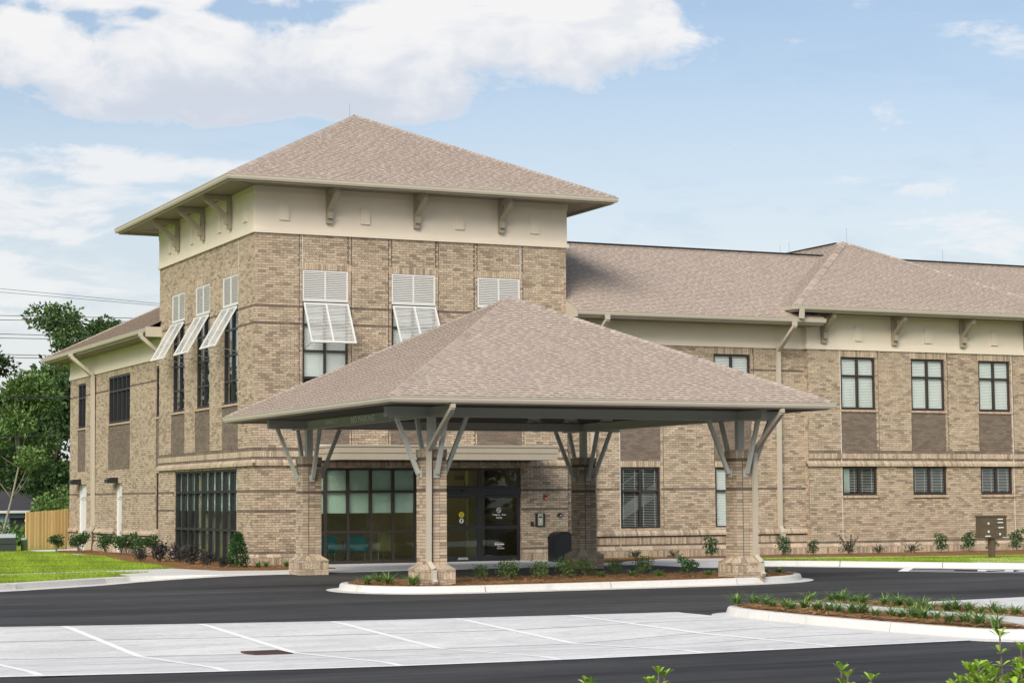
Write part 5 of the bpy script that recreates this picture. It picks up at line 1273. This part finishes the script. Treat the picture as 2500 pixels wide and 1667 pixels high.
def tree(lb, x, y, zg, h, cr_, n, pal, seed, leaf=.26, pale=False, lean=0.0, low=.25, trunk_r=.16):
    r = random.Random(seed); t = thing('tree', lb, 'tree', (x, y, zg), 'trees behind the fence')
    mb = MB(); top = h*.86; tr_ = [(lean*k/5*h*.18+r.uniform(-.12, .12)*k*.3, r.uniform(-.1, .1)*k*.3, top*k/5) for k in range(6)]
    mb.tube(tr_, [trunk_r*(1-.8*k/5) for k in range(6)], 7); cen = []; rad = []
    for k in range(int(9+h*1.3)):
        zc = h*(low+(1-low)*r.random()**.85); f = (zc/h-low)/(1-low); w = cr_*(1.05-.75*f)*(.65+.5*math.sin(min(1, f*3+.25)*1.57)); a = r.uniform(0, 6.283); q = r.uniform(.25, 1.0)*w
        bz = zc*.8; j = min(4, int(bz/top*5)); base = Vector(tr_[j]); tip = Vector((base.x+math.cos(a)*q, base.y+math.sin(a)*q, zc))
        mid = base.lerp(tip, .5)+Vector((0, 0, -.15)); mb.tube([tuple(base), tuple(mid), tuple(tip)], [trunk_r*.38, trunk_r*.22, .02], 5)
        cen.append(tuple(tip)); s = r.uniform(.55, 1.15)*cr_*.36; rad.append((s*1.15, s*1.15, s*.72))
    mb.build('trunk', 'bark_pale' if pale else 'bark', t, True)
    V, F, C = foliage_arrays(n, cen, rad, leaf, GREENS[pal], seed, droop=.3, shell=.25)
    obj('crown', np_mesh('crown', V, F, C, 'leaf'), t); return t
tree('tall broad green tree behind the blue house at the left edge', 19.6, 118, -1.2, 11.6, 4.0, 15000, 'mid', 11, low=.2)
tree('dense dark tree with a rounded top nearest the left edge', 22.6, 121, -1.2, 11.2, 3.4, 10000, 'dark', 12, low=.12)
tree('tallest leafy tree left of the left wing roof', 26.0, 119, -1.2, 14.4, 2.8, 11000, 'mid', 13, low=.2)
tree('smaller tree top showing just above the left wing eave', 29.6, 121, -1.2, 13.6, 2.4, 6500, 'mid', 14, low=.3)
tree('pale trunked leaning tree with sparse light leaves at the left edge', 19.0, 100, -1.0, 8.8, 2.6, 12000, 'light', 15, leaf=.2, pale=True, lean=1.0, low=.1, trunk_r=.08)
tree('mid green tree filling the gap beside the far wing corner', 25.0, 108, -1.2, 9.8, 2.7, 11000, 'dark', 16, low=.1)
tree('dark understorey tree behind the fence boards', 23.3, 112, -1.2, 7.4, 2.8, 9000, 'dark', 17, low=.05)
tree('dark tree hidden behind the far wing corner', 28.2, 113, -1.2, 10.5, 2.8, 9000, 'dark', 18, low=.08)
tree('low spreading green tree just above the fence top', 21.9, 96.5, -.9, 3.4, 2.0, 4200, 'light', 19, leaf=.17, low=.45, trunk_r=.07)
tree('dark tree behind the left edge of the view', 17.0, 125, -1.2, 11.6, 4.0, 9000, 'dark', 20, low=.1)
V, F, C = foliage_arrays(64000, [(-46+k*1.9, 126+(k % 3)*1.4-.2*max(0, 20-k), 2.5+(k % 4)*1.9) for k in range(47)], [(2.4, 1.6, 3.4)]*47, .40, GREENS['dark'], 77, shell=.1)
stuff(tag(obj('woodland', np_mesh('woodland', V, F, C, 'leaf')), 'dark wooded mass closing the view behind the trees', 'woodland'))
ring_c = [(-70+k*2.6, -66+(k % 3)*2.2, 2.0+(k % 4)*2.6) for k in range(76)]+[(-72+(k % 3)*2.2, -64+k*2.7, 2.0+(k % 4)*2.6) for k in range(66)]  # unseen tree ring added to block low sky light and darken glass reflections
V, F, C = foliage_arrays(110000, ring_c, [(3.0, 3.0, 3.8)]*len(ring_c), .8, GREENS['dark']+GREENS['mid'], 78, shell=.1)
stuff(tag(obj('woodland', np_mesh('woodland', V, F, C, 'leaf')), 'unseen dark wood around the car park, added to block low sky, mirrored in the glass', 'woodland'))
for i, (x, y, s) in enumerate(((18.6, 99.6, 1.0), (20.5, 98.8, 1.2), (21.6, 97.6, .95))):
    V, F, C = foliage_arrays(1800, [(0, 0, .6), (.8, .1, .45), (-.8, 0, .5)], [(.7, .5, .65), (.6, .4, .5), (.6, .4, .5)], .15, GREENS['mid'], 80+i, shell=.2)
    tag(obj('wild_bush', np_mesh('foliage', V, F, C, 'leaf'), None, (x, y, -.85), None, s), ('leftmost', 'middle', 'rightmost')[i]+' of three wild bushes growing before the blue house', 'bush', 'wild bushes before the blue house')
# grass blades on the two lawns
def grass(name, poly, boxes, n, seed, z=-.012):
    r = np.random.default_rng(seed); f = inpoly(poly); P = []
    while len(P) < n:
        b = boxes[r.integers(len(boxes))]; x, y = r.uniform(b[0], b[1]), r.uniform(b[2], b[3])
        if f(x, y): P.append((x, y, z))
    P = np.array(P); n = len(P); a = r.uniform(0, 6.283, n); h = r.uniform(.035, .075, n); w = .006
    s = np.stack([np.cos(a), np.sin(a), np.zeros(n)], 1)*w*1.3; tip = P+np.stack([r.normal(0, .02, n), r.normal(0, .02, n), h], 1)
    V = np.stack([P-s, P+s, tip], 1).reshape(-1, 3); k = (1+.16*np.sin(P[:, 0]*1.3)*np.sin(P[:, 1]*.9)+.14*np.sin(P[:, 0]*.5+P[:, 1]*2.1)+.1*np.sin(P[:, 0]*4.1-P[:, 1]*.7))*r.uniform(.65, 1.35, n)
    base = np.array([[.24, .36, .04], [.29, .41, .045], [.35, .43, .06]])[r.integers(3, size=n)]*k[:, None]
    stuff(tag(obj(name, np_mesh(name, V, np.arange(3*n).reshape(n, 3), np.repeat(base, 3, 0), 'grass')), 'short bright green grass of the lawn '+('left of the tower' if seed == 91 else 'before the right bay'), 'grass'))
grass('lawn_grass', [(x, y) for x, y in lw if x < 12.9 and x > 1]+[(12.75, 51.5), (14.1, 52.5), (12.8, 53.5), (9.6, 52.7), (2, 50.6)], [(2, 14.5, 42, 54)], 26000, 90)
grass('lawn_grass', [(9.6, 53.35), (13.1, 54.25), (15.25, 55.05), (15.75, 58.5), (15.85, 62.5), (16.8, 69.5), (16.35, 74.0), (16.0, 79.8), (8, 86), (0, 86), (2, 51.3)], [(8, 16.5, 53, 66), (8, 16.9, 66, 86)], 60000, 91)
grass('lawn_grass', [p for p in rw]+[(52, 34), (52, 49.2), (41.4, 51.1), (37.4, 51.85), (34, 53.0), (32.7, 53.2)], [(32, 42, 44, 53.2), (36, 46, 40, 51)], 36000, 92)
# shrubs
def stems(n, h, spread, seed, r0=.010):
    r = random.Random(seed); mb = MB()
    for k in range(n):
        a = r.uniform(0, 6.283); q = r.uniform(.3, 1)*spread; mb.tube([(0, 0, -.02), (math.cos(a)*q*.4, math.sin(a)*q*.4, h*.45), (math.cos(a)*q, math.sin(a)*q, h*r.uniform(.7, 1.0))], [r0, r0*.8, r0*.4], 5)
    return mb.mesh('stem', 'bark')
def make_proto(kind, seed):
    if kind == 'holly':      # open, rounded, glossy
        c = [(math.cos(a)*.26*q, math.sin(a)*.26*q, z) for a, q, z in [(k*1.1+seed, .4+.6*((k*37) % 10)/10, .34+.06*(k % 6)) for k in range(12)]]; V, F, C = foliage_arrays(620, c, [(.17, .17, .13)]*12, .085, GREENS['holly'], seed, shell=.2); st = stems(7, .6, .3, seed)
    elif kind == 'upright':  # narrow upright glossy shrub
        c = [(math.cos(a)*.13, math.sin(a)*.13, z) for a, z in [(k*1.3+seed, .14+.065*k) for k in range(9)]]; V, F, C = foliage_arrays(560, c, [(.17, .17, .14)]*9, .075, GREENS['holly'], seed, droop=-.5, shell=.15); st = stems(6, .6, .16, seed)
    elif kind == 'purple':
        c = [(math.cos(a)*.24*q, math.sin(a)*.24*q, z) for a, q, z in [(k*1.7+seed, .3+.7*((k*53) % 10)/10, .14+.05*(k % 6)) for k in range(12)]]; V, F, C = foliage_arrays(640, c, [(.18, .18, .12)]*12, .065, GREENS['purple'], seed, shell=.15); st = stems(8, .45, .34, seed)
    elif kind == 'spiky':    # loose arching purple-green branches
        r = np.random.default_rng(seed); P = []; D = []
        for k in range(22):
            a = r.uniform(0, 6.283); e = r.uniform(.35, 1.3); d = np.array([math.cos(a)*math.cos(e), math.sin(a)*math.cos(e), math.sin(e)]); Lb = r.uniform(.3, .62)
            for s in np.linspace(.25, 1, 16): P.append(d*Lb*s-np.array([0, 0, .08*s*s])+r.normal(0, .012, 3)); D.append(d+r.normal(0, .8, 3))
        P = np.array(P); D = np.array(D); cl = np.array(GREENS['purple']+GREENS['dark']); V, F, C = leaves(P, D, r.uniform(.05, .08, len(P)), .03, cl[r.integers(len(cl), size=len(P))]*r.uniform(.8, 1.3, len(P))[:, None], seed); st = stems(9, .42, .4, seed)
    elif kind == 'airy':     # light, twiggy shrub of the island
        c = [(math.cos(a)*.22*q, math.sin(a)*.22*q, z) for a, q, z in [(k*1.9+seed, .2+.8*((k*29) % 10)/10, .16+.055*(k % 7)) for k in range(13)]]; V, F, C = foliage_arrays(520, c, [(.15, .15, .12)]*13, .06, GREENS['mid']+GREENS['light'], seed, droop=-.3, shell=.1); st = stems(8, .5, .28, seed)
    elif kind == 'cone':     # dense clipped conical evergreen
        c = []; rd = []
        for k in range(60):
            r = random.Random(seed*100+k); z = .05+1.0*(k/60); w = .36*(1-(k/60)**1.6)*(.75 if z < .15 else 1); a = k*2.4; c.append((math.cos(a)*w*.75, math.sin(a)*w*.75, z)); rd.append((.13, .13, .11))
        V, F, C = foliage_arrays(5200, c, rd, .05, GREENS['box'], seed, droop=-.4, shell=.4); st = stems(3, .8, .08, seed)
    elif kind == 'lir':      # liriope clump: arching strap blades
        r = np.random.default_rng(seed); Vs = []; Fs = []; Cs = []; n = 70; cl = np.array(GREENS['lir'])
        for k in range(n):
            a = r.uniform(0, 6.283); L = r.uniform(.24, .46); bend = r.uniform(.6, 1.5); w = .010; c = cl[r.integers(len(cl))]*r.uniform(.7, 1.25); b0 = np.array([r.normal(0, .03), r.normal(0, .03), 0]); dr = np.array([math.cos(a), math.sin(a)]); sd = np.array([-dr[1], dr[0], 0])*w; i0 = len(Vs)
            for s in (0, .4, .75, 1):
                p = b0+np.array([dr[0]*L*bend*s**1.6*.85, dr[1]*L*bend*s**1.6*.85, L*(s-.47*bend*s*s)]); ww = sd*(1-.85*s**3); Vs += [p-ww, p+ww]; Cs += [c*(1+.25*s)]*2
            Fs += [(i0+2*m, i0+2*m+1, i0+2*m+3, i0+2*m+2) for m in range(3)]
        return np_mesh('foliage', np.array(Vs), np.array(Fs), np.array(Cs), 'leaf'), None
    return np_mesh('foliage', V, F, C, 'leaf_gloss' if kind in ('holly', 'upright', 'cone') else 'leaf'), st
PROTO = {}
def plant(kind, name, lb, cat, x, y, s=1.0, z=.02, group=None, var=0, sz=None):
    key = (kind, var)
    if key not in PROTO: PROTO[key] = make_proto(kind, 40+var*7+len(kind))
    fo, st = PROTO[key]
    if st is None: return tag(obj(name, fo, None, (x, y, z), (0, 0, rnd.uniform(0, 6.283)), (s, s, (sz or s))), lb, cat, group)
    t = thing(name, lb, cat, (x, y, z), group, (0, 0, rnd.uniform(0, 6.283)), (s, s, (sz or s))); obj('foliage', fo, t); obj('stem', st, t); return t
ORD = ['first', 'second', 'third', 'fourth', 'fifth', 'sixth', 'seventh', 'eighth', 'ninth', 'tenth', 'eleventh', 'twelfth', 'thirteenth', 'fourteenth', 'fifteenth', 'sixteenth', 'seventeenth', 'eighteenth', 'nineteenth', 'twentieth', 'twenty-first', 'twenty-second', 'twenty-third']
for i, (x, y, s) in enumerate(((16.55, 75.6, 1.1), (17.2, 74.8, 1.1), (17.0, 73.6, 1.25), (17.4, 71.4, 1.25), (17.7, 70.4, 1.15), (17.5, 68.8, 1.3), (17.55, 67.2, 1.15), (17.75, 66.4, 1.3))):
    plant('holly', 'holly_shrub', ORD[i]+' green holly shrub from the fence in the row before the left wing', 'shrub', x, y, s*.86, group='holly row before the left wing', var=i % 3, sz=s*.76)
for i, (x, y, s) in enumerate(((16.2, 62.0, .75), (16.55, 61.0, 1.2), (16.95, 60.4, 1.1), (16.6, 57.9, 1.15), (16.55, 56.0, .9), (16.6, 54.6, .6))):
    plant('purple', 'purple_shrub', ORD[i]+' dark purple shrub from the left in the bed before the tower glazing', 'shrub', x, y, s, group='purple shrubs before the tower', var=i % 2)
plant('cone', 'conical_evergreen', 'dense conical green evergreen at the tower corner', 'shrub', 17.0, 54.55, .92, sz=.86)
for i, (x, y) in enumerate(((17.45, 54.1), (17.75, 54.3), (18.3, 54.2))): plant('lir', 'grass_clump', ORD[i]+' small grass clump from the conical evergreen in the tower corner bed', 'grass clump', x, y, .75, group='grass clumps in the tower corner bed', var=i % 3)
kinds = [('spiky', 29.83, .85), ('spiky', 31.15, .7), ('upright', 32.47, 1.0), ('upright', 35.15, 1.0), ('upright', 36.26, .75), ('spiky', 37.62, 1.15), ('spiky', 38.76, .9), ('spiky', 40.06, 1.0), ('upright', 41.28, .95), ('upright', 42.39, 1.05), ('upright', 43.38, .9), ('upright', 44.39, 1.1)]
for i, (k, x, s) in enumerate(kinds):
    plant(k, 'wall_shrub', ORD[i]+' plant from rear right column along right wall, a '+('dark arching purple shrub' if k == 'spiky' else 'upright glossy green shrub'), 'shrub', x, 55.0, s*.88, .03, 'shrubs along the right wall', i % 3, sz=s*(1.15 if i == 5 else .8))
for i, (x, y, s) in enumerate(((15.95, 41.75, .85), (16.3, 41.35, 1.05), (16.45, 42.3, .95), (16.62, 40.75, 1.0))):
    plant('lir', 'liriope_clump', ORD[i]+' liriope clump at the left tip of the canopy island', 'grass clump', x, y, s, .02, 'liriope at the island tip', i % 3)
isl = [('airy', 18.85, 42.2, .9), ('airy', 19.45, 41.9, 1.15), ('lir', 19.9, 42.8, .9), ('airy', 20.2, 41.9, 1.05), ('airy', 21.05, 42.3, 1.15), ('airy', 22.0, 43.1, 1.0), ('lir', 21.95, 42.2, .95), ('airy', 23.15, 43.8, .9), ('lir', 22.75, 42.15, .95), ('airy', 23.5, 43.0, 1.15), ('lir', 23.25, 41.8, .95), ('holly', 23.65, 41.1, .85), ('lir', 24.45, 41.5, .9), ('lir', 26.2, 41.9, .95), ('lir', 26.7, 42.0, .95)]
for i, (k, x, y, s) in enumerate(isl):
    plant(k, 'liriope_clump' if k == 'lir' else 'island_shrub', ORD[i]+' plant right of front left column on canopy island, a '+('grassy liriope clump' if k == 'lir' else 'loose leafy shrub'), 'grass clump' if k == 'lir' else 'shrub', x, y, s*.82, .02, 'planting on the canopy island', i % 3, sz=s*.72)
l1 = [(18.28, 30.13), (18.54, 29.97), (18.59, 29.67), (18.37, 29.12), (18.40, 28.76), (18.27, 28.35), (18.55, 28.42), (18.35, 27.74), (18.40, 27.48), (18.39, 27.17), (18.34, 26.76), (18.49, 26.67), (18.29, 26.06), (18.43, 25.83), (18.39, 25.51), (18.53, 25.42), (18.40, 25.02), (18.54, 24.87), (18.30, 24.23), (18.39, 23.98), (18.34, 23.58), (18.20, 23.06)]
for i, (x, y) in enumerate(l1): plant('lir', 'liriope_clump', ORD[i]+' liriope clump from the far end in the front row of the planted island', 'grass clump', x, y, rnd.uniform(.58, .9), .02, 'liriope in the front row of the planted island', i % 4)
l2 = [(19.85, 30.24), (20.18, 30.03), (20.31, 29.95), (20.26, 29.51), (20.32, 29.30), (20.29, 28.61), (20.26, 28.19), (20.29, 27.92), (20.07, 27.31), (19.88, 26.79), (20.08, 26.67), (20.09, 26.43), (20.19, 26.22), (20.15, 25.87), (20.31, 25.77), (20.23, 25.45), (20.29, 25.19)]
for i, (x, y) in enumerate(l2): plant('lir', 'liriope_clump', ORD[i]+' liriope clump from the far end in the rear row of the planted island', 'grass clump', x, y, rnd.uniform(.58, .9), .02, 'liriope in the rear row of the planted island', i % 4)

# foreground hedge: big obovate leaves in rosettes on upright shoots
def obovate(mb, P, D, Nn, L, Wd, c):
    D = D.normalized(); S = D.cross(Nn).normalized(); Nn = S.cross(D)
    pr = [(0, .06), (.35, .52), (.68, 1.0), (.9, .72), (1.0, .0)]
    vs = []; fs = []
    for s, w in pr:
        m = P+D*L*s-Nn*L*.10*s*s; vs += [tuple(m), tuple(m+S*Wd*.5*w+Nn*Wd*.16*w), tuple(m-S*Wd*.5*w+Nn*Wd*.16*w)]
    for k in range(len(pr)-1): fs += [(3*k, 3*k+1, 3*k+4, 3*k+3), (3*k, 3*k+3, 3*k+5, 3*k+2)]
    mb.add(vs, fs, c)
def hedge(lb, x, y, shoots, seed):
    r = random.Random(seed); t = thing('hedge_shrub', lb, 'shrub', (x, y, -.15), 'foreground shrubs'); mb = MB(); sm = MB()
    for (dx, dy, h, nros) in shoots:
        b = Vector((dx*.35, dy*.35, 0)); tip = Vector((dx, dy, h)); sm.tube([tuple(b), tuple(b.lerp(tip, .5)+Vector((r.uniform(-.02, .02), 0, 0))), tuple(tip)], [.012, .008, .005], 6)
        for q in range(nros):
            z = h-q*.075-r.uniform(0, .03); c0 = b.lerp(tip, max(0, z/h)); n = 7 if q == 0 else 5
            for k in range(n):
                a = k*6.283/n+r.uniform(-.4, .4); e = r.uniform(.55, 1.25) if q == 0 else r.uniform(.0, .8)
                d = Vector((math.cos(a)*math.cos(e), math.sin(a)*math.cos(e), math.sin(e))); nn = Vector((-math.cos(a)*math.sin(e), -math.sin(a)*math.sin(e), math.cos(e)))
                cl = GREENS['lime'][r.randrange(2) if q < 2 and r.random() < .7 else r.randrange(4)]; kx = r.uniform(.75, 1.15)
                obovate(mb, c0+d*.006, d, nn, r.uniform(.052, .074), r.uniform(.026, .034), tuple(v*kx for v in cl))
    obj('foliage', mb.mesh('foliage', 'leaf_gloss'), t); sm.build('stem', 'bark', t)
def shoots(n, w, h0, h1, seed, extra=()):
    r = random.Random(seed); return [(r.uniform(-w, w), r.uniform(-.25, .25), r.uniform(h0, h1), r.randint(4, 7)) for _ in range(n)]+list(extra)
hedge('leftmost foreground shrub with only a few bright leaf tips showing', 5.63, 10.75, shoots(7, .07, .80, .925, 1), 201)
hedge('foreground shrub with a bright leafy tip left of the image centre bottom edge', 5.90, 10.62, shoots(5, .06, .80, .90, 2, [(.0, 0, .985, 6), (.05, .02, .95, 5), (-.05, .02, .93, 5)]), 202)
hedge('foreground shrub with two bright leaf tips between the others', 6.92, 10.13, shoots(6, .12, .78, .88, 3, [(-.06, 0, .975, 6), (.0, .02, .955, 6), (.14, -.02, .935, 5)]), 203)
hedge('largest foreground shrub with one tall shoot at the lower right corner', 7.78, 9.72, shoots(110, .30, .72, 1.0, 4, [(-.06, .02, 1.17, 3), (.08, 0, 1.09, 4)]), 204)
